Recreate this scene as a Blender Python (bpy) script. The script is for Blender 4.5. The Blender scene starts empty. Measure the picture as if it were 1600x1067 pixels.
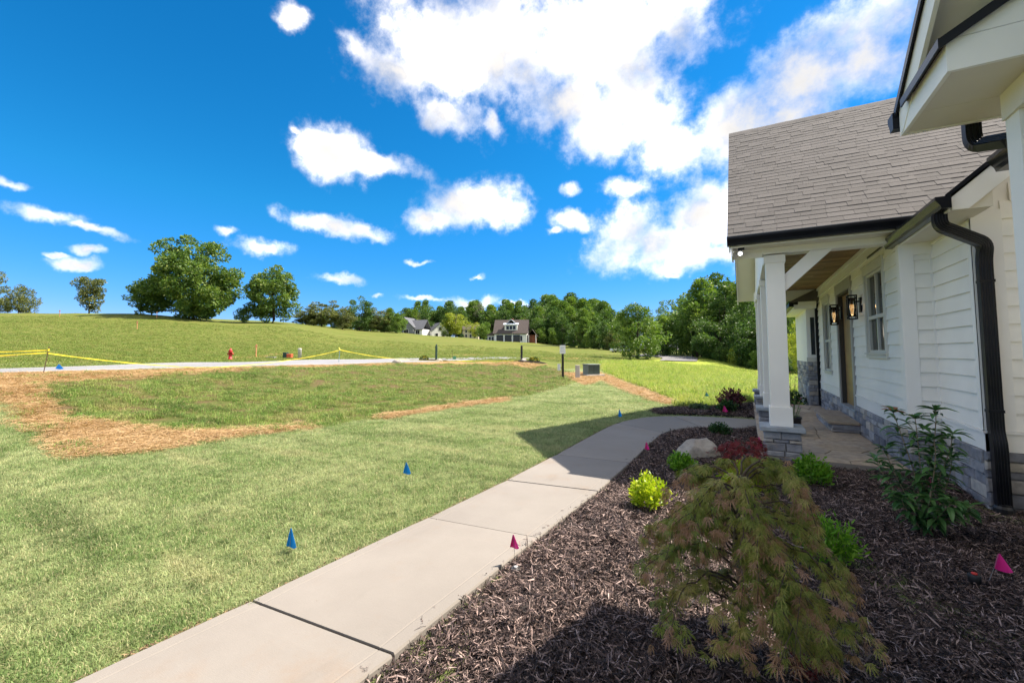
import bpy, math, random
import numpy as np
from mathutils import Vector, Matrix

S = bpy.context.scene
COL = S.collection
R = math.radians
rng = np.random.default_rng(7)
random.seed(7)

# ------------------------------------------------------------------ camera
EYE = 1.56
F_PX, CY, PITCH, YAW = 669.0, 508.0, R(3.66), R(28.53)
cam_d = bpy.data.cameras.new('camera')
cam = bpy.data.objects.new('camera', cam_d)
COL.objects.link(cam)
cam.location = (0, 0, EYE)
cam.rotation_euler = (R(90) + PITCH, 0, YAW)
cam_d.sensor_fit = 'HORIZONTAL'
cam_d.sensor_width = 36
cam_d.lens = F_PX / 1600 * 36
cam_d.shift_y = -(533.5 - CY) / 1600
cam_d.clip_start = 0.05
cam_d.clip_end = 3000
S.camera = cam

# ------------------------------------------------------------------ light and exposure
SUN = Vector((0.572, 0.54, 1.0)).normalized()
sd = bpy.data.lights.new('sun', 'SUN')
sd.energy = 2.0
sd.angle = R(0.5)
sd.color = (0.96, 0.87, 0.75)
so = bpy.data.objects.new('sun', sd)
so.rotation_euler = (-SUN).to_track_quat('-Z', 'Y').to_euler()
COL.objects.link(so)
S.view_settings.view_transform = 'Standard'
S.view_settings.look = 'None'
S.view_settings.gamma = 1
S.view_settings.use_curve_mapping = False
S.view_settings.exposure = 2.6
S.render.engine = 'CYCLES'
S.cycles.max_bounces = 8
S.cycles.diffuse_bounces = 4
S.cycles.transparent_max_bounces = 16
S.cycles.caustics_reflective = False
S.cycles.caustics_refractive = False
S.cycles.use_denoising = True

# ------------------------------------------------------------------ picture geometry -> world
fwv = np.array([-math.sin(YAW), math.cos(YAW), 0.0])
rtv = np.array([math.cos(YAW), math.sin(YAW), 0.0])
upv = np.array([0, 0, 1.0])
FV = math.cos(PITCH) * fwv + math.sin(PITCH) * upv
UV = -math.sin(PITCH) * fwv + math.cos(PITCH) * upv
C0 = np.array([0, 0, EYE])


def ray(x, y):
    return FV + rtv * (x - 800) / F_PX + UV * (CY - y) / F_PX


def at_z(x, y, z=0.0):
    d = ray(x, y)
    return C0 + d * ((z - EYE) / d[2])


def at_x(x, y, X):
    d = ray(x, y)
    return C0 + d * (X / d[0])


def at_y(x, y, Y):
    d = ray(x, y)
    return C0 + d * (Y / d[1])


def proj(p):
    v = np.asarray(p) - C0
    w = v @ FV
    return 800 + F_PX * (v @ rtv) / w, CY - F_PX * (v @ UV) / w, w


# ------------------------------------------------------------------ world: sky and clouds
W = bpy.data.worlds.new('World')
S.world = W
W.use_nodes = True
nt = W.node_tree
N = nt.nodes
LK = nt.links.new
N.clear()
out = N.new('ShaderNodeOutputWorld')
bg = N.new('ShaderNodeBackground')
bg.inputs['Strength'].default_value = 0.15
LK(bg.outputs[0], out.inputs[0])
sky = N.new('ShaderNodeTexSky')
sky.sky_type = 'NISHITA'
sky.sun_disc = False
sky.sun_elevation = math.asin(SUN.z)
sky.sun_rotation = math.atan2(SUN.x, SUN.y)
sky.air_density = 1.0
sky.dust_density = 0.0
sky.ozone_density = 4.0
hs = N.new('ShaderNodeHueSaturation')
hs.inputs['Saturation'].default_value = 1.22
hs.inputs['Value'].default_value = 0.212
LK(sky.outputs[0], hs.inputs['Color'])
tint = N.new('ShaderNodeMix'); tint.data_type = 'RGBA'; tint.blend_type = 'MULTIPLY'; tint.inputs[0].default_value = 1.0
LK(hs.outputs[0], tint.inputs[6]); tint.inputs[7].default_value = (.14, .84, .98, 1)


def wmath(op, a, b=None, clamp=False):
    n = N.new('ShaderNodeMath')
    n.operation = op
    n.use_clamp = clamp
    for i, v in enumerate((a, b)):
        if v is None:
            continue
        if isinstance(v, (int, float)):
            n.inputs[i].default_value = v
        else:
            LK(v, n.inputs[i])
    return n.outputs[0]


tc = N.new('ShaderNodeTexCoord')
DIR = tc.outputs['Generated']


def wnoise(scale, detail, rough, vec, color=False):
    n = N.new('ShaderNodeTexNoise')
    n.inputs['Scale'].default_value = scale
    n.inputs['Detail'].default_value = detail
    n.inputs['Roughness'].default_value = rough
    LK(vec, n.inputs['Vector'])
    return n.outputs['Color'] if color else n.outputs['Fac']


# warp the look-up direction so that cloud edges curl
wn = wnoise(9.0, 5.0, 0.6, DIR, True)
sub = N.new('ShaderNodeVectorMath'); sub.operation = 'SUBTRACT'
LK(wn, sub.inputs[0]); sub.inputs[1].default_value = (.5, .5, .5)
scl = N.new('ShaderNodeVectorMath'); scl.operation = 'SCALE'
LK(sub.outputs[0], scl.inputs[0]); scl.inputs['Scale'].default_value = 0.07
add = N.new('ShaderNodeVectorMath'); add.operation = 'ADD'
LK(DIR, add.inputs[0]); LK(scl.outputs[0], add.inputs[1])
WD = add.outputs[0]

# every cloud: picture position of its middle, half width, half height, tilt (degrees), weight
CL = [(800, 70, 150, 100, 0), (900, 60, 190, 85, -8), (700, 90, 110, 70, 15), (960, 90, 110, 80, -30), (620, 110, 70, 36, 20), (570, 85, 45, 22, 25), (690, 175, 48, 26, 15),
      (765, 190, 16, 20, 0), (1030, 20, 80, 50, 0), (980, 165, 80, 45, -30), (900, 160, 70, 40, -10),
      (945, 212, 75, 40, 0), (1060, 235, 75, 40, -12), (1010, 190, 80, 35, -20), (1160, 195, 105, 55, -22), (1260, 120, 120, 65, -25), (1350, 75, 90, 70, -25), (1230, 190, 70, 40, 0),
      (1040, 375, 120, 42, -8), (1100, 335, 90, 45, -15), (985, 355, 55, 42, -10), (1100, 400, 100, 22, -5),
      (520, 242, 58, 44, 10), (590, 260, 65, 18, -3), (488, 225, 22, 30, 0), (465, 200, 18, 9, 20),
      (740, 322, 75, 36, -10), (792, 328, 42, 28, 0), (670, 345, 46, 18, -5),
      (515, 352, 62, 17, 5), (570, 361, 42, 14, 0), (890, 348, 42, 17, 5), (868, 362, 28, 9, 0), (413, 385, 46, 14, 4),
      (75, 333, 46, 15, 0), (150, 356, 55, 9, 12), (528, 440, 44, 9, 0), (975, 292, 40, 16, 0), (895, 295, 17, 13, 0),
      (735, 471, 44, 13, 0), (662, 464, 48, 5, 0), (805, 476, 34, 6, 0), (460, 26, 26, 15, 0), (125, 412, 30, 10, -5), (142, 393, 20, 8, 0),
      (352, 360, 19, 10, 0), (745, 432, 22, 6, 0), (650, 408, 24, 5, 0), (588, 462, 16, 4, 0), (0, 283, 30, 10, 0), (1060, 428, 16, 6, 0), (1300, 380, 120, 40, -8), (90, 400, 14, 5, 0)]
blobs = []
for (px, py, hw, hh, tilt) in CL:
    d = ray(px, py); d = d / np.linalg.norm(d)
    r_ = np.cross(d, upv); r_ /= np.linalg.norm(r_)
    u_ = np.cross(r_, d)
    k = np.linalg.norm(ray(px, py))
    # angular size: shorten by the slant of the picture plane
    aw = hw / F_PX / k
    ah = hh / F_PX / k * (1.0 / k) ** 0.0
    t = R(-tilt)
    blobs.append((d, r_ * math.cos(t) + u_ * math.sin(t), -r_ * math.sin(t) + u_ * math.cos(t), aw, ah, .30 if hh <= 10 else (.12 if hh <= 16 else 0)))
# unseen clouds of the same kind, added outside the view to brighten shaded walls
for i in range(80):
    az = R(91 + (i * 9.7) % 246 + rng.uniform(-4, 4)) + YAW * 0
    el = R(rng.choice([6, 9, 14, 22, 33, 48, 62]) + rng.uniform(-2, 3))
    # azimuth measured from the view direction, anticlockwise
    a = math.pi / 2 + YAW + az - R(30)
    d = np.array([math.cos(a) * math.cos(el), math.sin(a) * math.cos(el), math.sin(el)])
    if d @ FV > math.cos(R(76)) :
        continue            # the part of the sky in view has its own clouds above
    r_ = np.cross(d, upv); r_ /= np.linalg.norm(r_)
    u_ = np.cross(r_, d)
    s = 0.35 + el
    blobs.append((d, r_, u_, min(.30, 0.27 * s * rng.uniform(.7, 1.4)), 0.19 * s * rng.uniform(.5, 1.0), 0))
field = None
for (d, r_, u_, aw, ah, thin) in blobs:
    # rotate the direction into the blob's own frame with three dot products
    s1 = N.new('ShaderNodeVectorMath'); s1.operation = 'SUBTRACT'
    LK(WD, s1.inputs[0]); s1.inputs[1].default_value = tuple(d)
    a1 = N.new('ShaderNodeVectorMath'); a1.operation = 'DOT_PRODUCT'
    LK(s1.outputs[0], a1.inputs[0]); a1.inputs[1].default_value = tuple(r_ / aw)
    a2 = N.new('ShaderNodeVectorMath'); a2.operation = 'DOT_PRODUCT'
    LK(s1.outputs[0], a2.inputs[0]); a2.inputs[1].default_value = tuple(u_ / ah)
    a3 = N.new('ShaderNodeVectorMath'); a3.operation = 'DOT_PRODUCT'
    LK(s1.outputs[0], a3.inputs[0]); a3.inputs[1].default_value = tuple(d / 0.5)
    cb = N.new('ShaderNodeCombineXYZ')
    LK(a1.outputs['Value'], cb.inputs[0]); LK(a2.outputs['Value'], cb.inputs[1]); LK(a3.outputs['Value'], cb.inputs[2])
    ln = N.new('ShaderNodeVectorMath'); ln.operation = 'LENGTH'
    LK(cb.outputs[0], ln.inputs[0])
    v = ln.outputs['Value']
    if thin:
        v = wmath('ADD', v, thin)
    if field is None:
        field = v
    else:
        m = N.new('ShaderNodeMath'); m.operation = 'SMOOTH_MIN'
        LK(field, m.inputs[0]); LK(v, m.inputs[1]); m.inputs[2].default_value = 0.25
        field = m.outputs[0]
inv = wmath('SUBTRACT', 1.0, field)
inv = wmath('MAXIMUM', inv, -2.0)
fb = wnoise(13.0, 12.0, 0.62, DIR)
fb2 = wnoise(34.0, 8.0, 0.6, DIR)
fbs = wmath('ADD', wmath('MULTIPLY', wmath('SUBTRACT', fb, 0.5), 2.1), wmath('MULTIPLY', wmath('SUBTRACT', fb2, 0.5), 0.6))
dens = wmath('ADD', inv, fbs)
mr = N.new('ShaderNodeMapRange'); mr.interpolation_type = 'SMOOTHSTEP'
LK(dens, mr.inputs['Value'])
mr.inputs['From Min'].default_value = -0.40
mr.inputs['From Max'].default_value = 1.05
cover = mr.outputs['Result']
# thick parts of a cloud are greyer below, thin sunlit edges white
cr = N.new('ShaderNodeValToRGB')
LK(wmath('ADD', wmath('MULTIPLY', inv, 0.17), wmath('ADD', wmath('MULTIPLY', wnoise(5.0, 3.0, .5, DIR), 0.6), wmath('MULTIPLY', fb, 0.4))), cr.inputs[0])
e = cr.color_ramp.elements
e[0].position = 0.36; e[0].color = (5.0, 4.5, 3.75, 1)
e[1].position = 0.82; e[1].color = (.95, .93, .91, 1)
em = cr.color_ramp.elements.new(0.52); em.color = (3.5, 3.15, 2.7, 1)
em = cr.color_ramp.elements.new(0.66); em.color = (1.25, 1.19, 1.12, 1)
mx = N.new('ShaderNodeMix'); mx.data_type = 'RGBA'
LK(wmath('MULTIPLY', wmath('POWER', cover, 1.5), 0.97), mx.inputs[0])
sepc = N.new('ShaderNodeSeparateColor'); LK(tint.outputs[2], sepc.inputs[0])
cmb = N.new('ShaderNodeCombineColor')
LK(wmath('MULTIPLY', wmath('POWER', sepc.outputs[0], 1.55), 9.4), cmb.inputs[0])
LK(wmath('MINIMUM', sepc.outputs[1], wmath('ADD', wmath('MULTIPLY', sepc.outputs[1], .53), .177)), cmb.inputs[1])
LK(sepc.outputs[2], cmb.inputs[2])
LK(cmb.outputs[0], mx.inputs[6])
LK(cr.outputs[0], mx.inputs[7])
LK(mx.outputs[2], bg.inputs['Color'])
W.cycles.sampling_method = 'MANUAL'
W.cycles.sample_map_resolution = 1024

# ------------------------------------------------------------------ object helpers
def link(o, parent=None):
    COL.objects.link(o)
    if parent is not None:
        o.parent = parent
    return o


def tag(o, label=None, cat=None, group=None, kind=None):
    if label: o['label'] = label
    if cat: o['category'] = cat
    if group: o['group'] = group
    if kind: o['kind'] = kind
    return o


def thing(name, label, cat, loc=(0, 0, 0), rz=0.0, group=None):
    o = bpy.data.objects.new(name, None)
    o.empty_display_size = .1
    o.location = loc
    o.rotation_euler = (0, 0, rz)
    COL.objects.link(o)
    return tag(o, label, cat, group)


def part_empty(name, parent):
    o = bpy.data.objects.new(name, None)
    o.empty_display_size = .1
    return link(o, parent)


def np_mesh(name, V, Fq, mats=(), smooth=False, mat_idx=None):
    """mesh from numpy: V (n,3); Fq list of (m,k) face index arrays"""
    me = bpy.data.meshes.new(name)
    V = np.asarray(V, dtype=np.float32)
    if not isinstance(Fq, (list, tuple)):
        Fq = [Fq]
    Fq = [np.asarray(f, dtype=np.int32) for f in Fq if len(f)]
    me.vertices.add(len(V))
    me.vertices.foreach_set('co', V.ravel())
    nl = sum(f.size for f in Fq)
    npoly = sum(len(f) for f in Fq)
    me.loops.add(nl)
    me.polygons.add(npoly)
    me.loops.foreach_set('vertex_index', np.concatenate([f.ravel() for f in Fq]))
    st = []
    tot = []
    k = 0
    for f in Fq:
        st.append(k + np.arange(len(f)) * f.shape[1])
        tot.append(np.full(len(f), f.shape[1]))
        k += f.size
    me.polygons.foreach_set('loop_start', np.concatenate(st).astype(np.int32))
    me.polygons.foreach_set('loop_total', np.concatenate(tot).astype(np.int32))
    if mat_idx is not None:
        me.polygons.foreach_set('material_index', np.asarray(mat_idx, dtype=np.int32))
    me.update(calc_edges=True)
    if smooth:
        me.polygons.foreach_set('use_smooth', np.ones(npoly, dtype=bool))
    for m in mats:
        me.materials.append(m)
    return me


class MB:
    """collects simple solids into one mesh"""
    def __init__(s):
        s.v = []
        s.f = []

    def poly(s, pts):
        b = len(s.v)
        s.v += [tuple(p) for p in pts]
        s.f.append(tuple(range(b, b + len(pts))))

    def hexa(s, p):
        """8 points: bottom ring 0-3 (anticlockwise from above), top ring 4-7"""
        b = len(s.v)
        s.v += [tuple(q) for q in p]
        for f in ((0, 3, 2, 1), (4, 5, 6, 7), (0, 1, 5, 4), (1, 2, 6, 5), (2, 3, 7, 6), (3, 0, 4, 7)):
            s.f.append(tuple(b + i for i in f))
        return s

    def box(s, x0, x1, y0, y1, z0, z1, c=0.0):
        if c <= 0:
            return s.hexa([(x0, y0, z0), (x1, y0, z0), (x1, y1, z0), (x0, y1, z0), (x0, y0, z1), (x1, y0, z1), (x1, y1, z1), (x0, y1, z1)])
        c = min(c, (x1 - x0) * .45, (y1 - y0) * .45, (z1 - z0) * .45)
        b = len(s.v)
        idx = {}
        lo = (x0, y0, z0); hi = (x1, y1, z1)
        for i in (0, 1):
            for j in (0, 1):
                for k in (0, 1):
                    corner = [(lo, hi)[q][n] for n, q in enumerate((i, j, k))]
                    sg = [1 if q == 0 else -1 for q in (i, j, k)]
                    for ax in range(3):
                        p = [corner[n] + (sg[n] * c if n != ax else 0) for n in range(3)]
                        idx[(i, j, k, ax)] = len(s.v)
                        s.v.append(tuple(p))
        def g(i, j, k, ax): return idx[(i, j, k, ax)]
        for side in (0, 1):
            s.f.append((g(side, 0, 0, 0), g(side, 1, 0, 0), g(side, 1, 1, 0), g(side, 0, 1, 0)))
            s.f.append((g(0, side, 0, 1), g(1, side, 0, 1), g(1, side, 1, 1), g(0, side, 1, 1)))
            s.f.append((g(0, 0, side, 2), g(1, 0, side, 2), g(1, 1, side, 2), g(0, 1, side, 2)))
        for i in (0, 1):
            for j in (0, 1):
                s.f.append((g(i, j, 0, 0), g(i, j, 1, 0), g(i, j, 1, 1), g(i, j, 0, 1)))
                s.f.append((g(i, 0, j, 0), g(i, 1, j, 0), g(i, 1, j, 2), g(i, 0, j, 2)))
                s.f.append((g(0, i, j, 1), g(1, i, j, 1), g(1, i, j, 2), g(0, i, j, 2)))
                for k in (0, 1):
                    s.f.append((g(i, j, k, 0), g(i, j, k, 1), g(i, j, k, 2)))
        return s

    def prism(s, pts, off):
        """closed polygon pts swept by vector off"""
        n = len(pts)
        b = len(s.v)
        off = np.asarray(off, float)
        s.v += [tuple(p) for p in pts] + [tuple(np.asarray(p, float) + off) for p in pts]
        s.f.append(tuple(b + i for i in reversed(range(n))))
        s.f.append(tuple(b + n + i for i in range(n)))
        for i in range(n):
            j = (i + 1) % n
            s.f.append((b + i, b + j, b + n + j, b + n + i))
        return s

    def tube(s, path, rad, n=8, cap=True, up=None, sq=None):
        """tube along path; rad number or list; sq=(half w, half d) makes a rectangular section"""
        P = [np.asarray(p, float) for p in path]
        m = len(P)
        rad = [rad] * m if isinstance(rad, (int, float)) else list(rad)
        rings = []
        ref = np.array([0, 0, 1.0]) if up is None else np.asarray(up, float)
        for i in range(m):
            t = P[min(i + 1, m - 1)] - P[max(i - 1, 0)]
            t /= (np.linalg.norm(t) + 1e-12)
            a = np.cross(t, ref)
            if np.linalg.norm(a) < 1e-3:
                a = np.cross(t, np.array([1.0, .2, 0]))
            a /= np.linalg.norm(a)
            bb = np.cross(a, t)
            ring = []
            b0 = len(s.v)
            if sq:
                k = rad[i]
                for (p, q) in ((-1, -1), (1, -1), (1, 1), (-1, 1)):
                    s.v.append(tuple(P[i] + a * p * sq[0] * k + bb * q * sq[1] * k))
                rings.append(list(range(b0, b0 + 4)))
            else:
                for k in range(n):
                    th = 2 * math.pi * k / n
                    s.v.append(tuple(P[i] + (a * math.cos(th) + bb * math.sin(th)) * rad[i]))
                rings.append(list(range(b0, b0 + n)))
        for r0, r1 in zip(rings[:-1], rings[1:]):
            q = len(r0)
            for k in range(q):
                s.f.append((r0[k], r0[(k + 1) % q], r1[(k + 1) % q], r1[k]))
        if cap:
            s.f.append(tuple(reversed(rings[0])))
            s.f.append(tuple(rings[-1]))
        return s

    def lathe(s, prof, n=16, center=(0, 0, 0)):
        """prof: list of (r, z)"""
        b = len(s.v)
        for (r, z) in prof:
            for k in range(n):
                th = 2 * math.pi * k / n
                s.v.append((center[0] + r * math.cos(th), center[1] + r * math.sin(th), center[2] + z))
        for i in range(len(prof) - 1):
            for k in range(n):
                k2 = (k + 1) % n
                s.f.append((b + i * n + k, b + i * n + k2, b + (i + 1) * n + k2, b + (i + 1) * n + k))
        s.f.append(tuple(b + k for k in reversed(range(n))))
        s.f.append(tuple(b + (len(prof) - 1) * n + k for k in range(n)))
        return s

    def mesh(s, name, m, smooth=False):
        me = bpy.data.meshes.new(name)
        me.from_pydata(s.v, [], s.f)
        import bmesh
        bm = bmesh.new(); bm.from_mesh(me)
        bmesh.ops.recalc_face_normals(bm, faces=bm.faces)
        bm.to_mesh(me); bm.free()
        if smooth:
            for p in me.polygons: p.use_smooth = True
        if m is not None:
            me.materials.append(m)
        return me

    def build(s, name, m, parent=None, smooth=False):
        return link(bpy.data.objects.new(name, s.mesh(name, m, smooth)), parent)


# ------------------------------------------------------------------ materials
MATS = {}


def srgb(r, g, b):
    f = lambda c: (c / 255 / 12.92) if c / 255 < .04045 else ((c / 255 + .055) / 1.055) ** 2.4
    return (f(r), f(g), f(b))


def new_mat(name):
    m = bpy.data.materials.new(name)
    m.use_nodes = True
    nt = m.node_tree
    nt.nodes.clear()
    o = nt.nodes.new('ShaderNodeOutputMaterial')
    return m, nt, o


class G:
    """small node-graph writer"""
    def __init__(s, nt):
        s.nt = nt; s.n = nt.nodes

    def node(s, t, **kw):
        n = s.n.new(t)
        for k, v in kw.items():
            setattr(n, k, v)
        return n

    def put(s, sock, v):
        if hasattr(v, 'is_linked') or isinstance(v, bpy.types.NodeSocket):
            s.nt.links.new(v, sock)
        elif isinstance(v, (int, float)):
            sock.default_value = v
        else:
            v = tuple(v)
            sock.default_value = v + (1,) if (len(v) == 3 and len(sock.default_value) == 4) else v

    def pos(s):
        return s.node('ShaderNodeNewGeometry').outputs['Position']

    def island(s):
        return s.node('ShaderNodeNewGeometry').outputs['Random Per Island']

    def objrand(s):
        return s.node('ShaderNodeObjectInfo').outputs['Random']

    def noise(s, vec, scale, detail=5, rough=.55, color=False):
        n = s.node('ShaderNodeTexNoise')
        s.put(n.inputs['Vector'], vec)
        n.inputs['Scale'].default_value = scale
        n.inputs['Detail'].default_value = detail
        n.inputs['Roughness'].default_value = rough
        return n.outputs['Color' if color else 'Fac']

    def stretch(s, vec, sc, rot=(0, 0, 0)):
        n = s.node('ShaderNodeMapping')
        s.put(n.inputs['Vector'], vec)
        n.inputs['Scale'].default_value = sc
        n.inputs['Rotation'].default_value = rot
        return n.outputs[0]

    def math(s, op, a, b=0.0, clamp=False):
        n = s.node('ShaderNodeMath', operation=op)
        n.use_clamp = clamp
        s.put(n.inputs[0], a); s.put(n.inputs[1], b)
        return n.outputs[0]

    def remap(s, v, a, b, c=0.0, d=1.0, smooth=True):
        n = s.node('ShaderNodeMapRange')
        n.interpolation_type = 'SMOOTHSTEP' if smooth else 'LINEAR'
        s.put(n.inputs['Value'], v)
        for k, q in (('From Min', a), ('From Max', b), ('To Min', c), ('To Max', d)):
            n.inputs[k].default_value = q
        return n.outputs['Result']

    def mix(s, f, a, b, blend='MIX'):
        n = s.node('ShaderNodeMix', data_type='RGBA', blend_type=blend)
        s.put(n.inputs[0], f); s.put(n.inputs[6], a); s.put(n.inputs[7], b)
        return n.outputs[2]

    def ramp(s, f, stops, const=False):
        n = s.node('ShaderNodeValToRGB')
        if const: n.color_ramp.interpolation = 'CONSTANT'
        e = n.color_ramp.elements
        while len(e) < len(stops):
            e.new(.5)
        for k, (p, c) in enumerate(stops):
            e[k].position = p
            e[k].color = tuple(c) + (1,)
        s.put(n.inputs[0], f)
        return n.outputs[0]

    def attr(s, name, inst=False):
        n = s.node('ShaderNodeAttribute', attribute_name=name)
        if inst: n.attribute_type = 'INSTANCER'
        return n.outputs['Fac']

    def bump(s, h, strength=.3, dist=.01):
        n = s.node('ShaderNodeBump')
        s.put(n.inputs['Height'], h)
        n.inputs['Strength'].default_value = strength
        n.inputs['Distance'].default_value = dist
        return n.outputs[0]

    def bsdf(s, col, rough=.6, normal=None, spec=.4, metal=0.0):
        n = s.node('ShaderNodeBsdfPrincipled')
        s.put(n.inputs['Base Color'], col)
        s.put(n.inputs['Roughness'], rough)
        n.inputs['Specular IOR Level'].default_value = spec
        n.inputs['Metallic'].default_value = metal
        if normal is not None: s.put(n.inputs['Normal'], normal)
        return n.outputs[0]


def simple(name, col, rough=.6, var=.12, scale=3.0, bscale=80.0, bstr=.15, bdist=.003, spec=.4, metal=0.0, dirt=None, objvar=0.0, stretch=None):
    if name in MATS: return MATS[name]
    m, nt, o = new_mat(name)
    g = G(nt)
    p = g.pos()
    q = g.stretch(p, stretch) if stretch else p
    f = g.noise(q, scale, 6, .6)
    c0 = tuple(max(0, c * (1 - var)) for c in col)
    c1 = tuple(min(1, c * (1 + var)) for c in col)
    c = g.mix(g.remap(f, .3, .7), c0, c1)
    if objvar:
        rr = g.math('ADD', g.objrand(), g.island())
        rr = g.math('FRACT', rr)
        c = g.mix(1.0, c, g.ramp(rr, [(0, (1 - objvar,) * 3), (1, (1 + objvar,) * 3)]), 'MULTIPLY')
    if dirt:
        c = g.mix(g.math('MULTIPLY', g.remap(g.noise(p, dirt[1], 7, .65), .5, .75), dirt[2]), c, dirt[0])
    b = g.bump(g.noise(q, bscale, 4, .6), bstr, bdist)
    nt.links.new(g.bsdf(c, rough, b, spec, metal), o.inputs[0])
    MATS[name] = m
    return m


def leafy(name, stops, trans=.35, rough=.5, patch=None, seed_scale=None):
    if name in MATS: return MATS[name]
    m, nt, o = new_mat(name)
    g = G(nt)
    r = g.math('FRACT', g.math('ADD', g.island(), g.math('MULTIPLY', g.objrand(), .37)))
    if patch:
        r = g.math('ADD', g.math('MULTIPLY', r, 1 - patch[1]), g.math('MULTIPLY', g.remap(g.noise(g.pos(), patch[0], 3), .3, .7), patch[1]))
    c = g.ramp(r, stops)
    a = g.bsdf(c, rough, None, .35)
    t = g.node('ShaderNodeBsdfTranslucent')
    tcx = g.mix(1.0, c, (1.25, 1.3, .75), 'MULTIPLY')
    nt.links.new(tcx, t.inputs['Color'])
    mx = g.node('ShaderNodeMixShader')
    mx.inputs[0].default_value = trans
    nt.links.new(a, mx.inputs[1]); nt.links.new(t.outputs[0], mx.inputs[2])
    nt.links.new(mx.outputs[0], o.inputs[0])
    MATS[name] = m
    return m


WHITE = simple('white_siding_paint', (.86, .835, .775), .55, .035, 1.6, 300, .05, .001)
TRIM = simple('white_trim_paint', (.85, .83, .79), .5, .03, 1.0, 200, .05, .001)
CASING = simple('grey_trim_paint', (.60, .59, .54), .5, .04, 1.0, 200, .05, .001)
SOFFIT = simple('soffit_paint', (.74, .69, .60), .6, .04, 1.0, 200, .05, .001)
BLACK = simple('black_metal_paint', (.009, .010, .014), .30, .3, 2.0, 40, .05, .001, spec=.2)
BRONZE = simple('dark_bronze_metal', (.02, .021, .02), .25, .2, 2.0, 40, .03, .001, spec=.6)
BLACKPL = simple('black_plastic', (.015, .015, .016), .45, .2)
CONC = None
m, nt, o = new_mat('sidewalk_concrete'); g = G(nt); p = g.pos()
c = g.mix(g.remap(g.noise(p, .7, 7, .62), .32, .7), (.226, .205, .183), (.264, .241, .216))
c = g.mix(g.math('MULTIPLY', g.remap(g.noise(p, 1.3, 8, .68), .52, .74), .55), c, (.24, .175, .125))
c = g.mix(g.math('MULTIPLY', g.remap(g.noise(g.stretch(p, (1, .35, 1), (0, 0, .5)), 2.6, 7, .62), .60, .70), .22), c, (.17, .155, .135))
c = g.mix(g.math('MULTIPLY', g.remap(g.noise(p, 24, 3, .8), .70, .78), .6), c, (.16, .12, .09))
c = g.mix(1.0, c, g.ramp(g.noise(p, 420, 2, .9), [(.3, (.86, .86, .86)), (.7, (1.12, 1.12, 1.12))]), 'MULTIPLY')
c = g.mix(1.0, c, g.ramp(g.objrand(), [(0, (.93, .93, .93)), (1, (1.04, 1.03, 1.02))]), 'MULTIPLY')
h = g.math('ADD', g.noise(g.stretch(p, (30, 400, 30), (0, 0, .03)), 1, 2), g.noise(p, 90, 4, .7))
nt.links.new(g.bsdf(c, .88, g.bump(h, .35, .002), .25), o.inputs[0])
CONC = m
CONCDARK = simple('joint_filler', (.07, .06, .05), .9)
CAPST = simple('bluestone_cap', (.30, .33, .36), .75, .18, 6, 60, .5, .004)
MORTAR = simple('grey_mortar', (.12, .115, .11), .9, .15, 20, 200, .4, .004)
STEEL = simple('grey_wire', (.25, .25, .26), .4, .1, metal=.6)


def stone_mat(name, stops, bscale=28):
    m, nt, o = new_mat(name)
    g = G(nt)
    p = g.pos()
    r = g.math('FRACT', g.math('ADD', g.objrand(), g.island()))
    c = g.ramp(r, stops)
    c = g.mix(g.remap(g.noise(p, 9, 7, .65), .3, .75), c, g.mix(1.0, c, (.62, .62, .66), 'MULTIPLY'))
    c = g.mix(g.math('MULTIPLY', g.remap(g.noise(p, 4, 6, .6), .55, .75), .45), c, (.42, .36, .27))
    h = g.math('ADD', g.noise(p, bscale, 8, .68), g.math('MULTIPLY', g.noise(p, 9, 3), .8))
    nt.links.new(g.bsdf(c, .85, g.bump(h, .9, .012), .3), o.inputs[0])
    return m


STONE = stone_mat('ledge_stone', [(0, (.17, .175, .20)), (.25, (.29, .295, .32)), (.5, (.42, .425, .44)), (.7, (.25, .25, .275)), (.85, (.50, .44, .36)), (1, (.56, .54, .51))])
FLAG = stone_mat('flagstone', [(0, (.43, .34, .24)), (.3, (.50, .40, .29)), (.6, (.47, .39, .30)), (.8, (.40, .33, .26)), (1, (.56, .46, .34))], 14)
BOULDER = stone_mat('boulder_stone', [(0, (.40, .36, .30)), (1, (.42, .37, .31))], 18)

# shingles
m, nt, o = new_mat('roof_shingle'); g = G(nt); p = g.pos()
r = g.math('FRACT', g.math('ADD', g.objrand(), g.island()))
c = g.ramp(r, [(0, (.108, .100, .095)), (.4, (.122, .114, .108)), (.75, (.138, .128, .122)), (1, (.114, .106, .10))])
c = g.mix(g.remap(g.noise(p, 260, 2, .8), .35, .65), g.mix(1.0, c, (.7, .7, .7), 'MULTIPLY'), g.mix(1.0, c, (1.25, 1.25, 1.25), 'MULTIPLY'))
c = g.mix(g.remap(g.noise(p, 1.1, 4), .4, .7, 0, .35), c, (.15, .138, .13))
nt.links.new(g.bsdf(c, .95, g.bump(g.noise(p, 400, 2), .4, .002), .2), o.inputs[0])
SHING = m

# stained planks of the porch ceiling
m, nt, o = new_mat('stained_ceiling_wood'); g = G(nt); p = g.pos()
q = g.stretch(p, (1.2, 16, 16))
c = g.ramp(g.objrand(), [(0, (.26, .15, .075)), (.5, (.38, .225, .115)), (1, (.50, .31, .16))])
c = g.mix(g.remap(g.noise(q, 2.2, 7, .65), .3, .7), g.mix(1.0, c, (.55, .5, .48), 'MULTIPLY'), c)
c = g.mix(g.math('MULTIPLY', g.remap(g.noise(p, 3.1, 4), .45, .7), .5), c, (.075, .055, .035))
nt.links.new(g.bsdf(c, .55, g.bump(g.noise(q, 6, 5), .2, .003), .3), o.inputs[0])
CEILW = m
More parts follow.
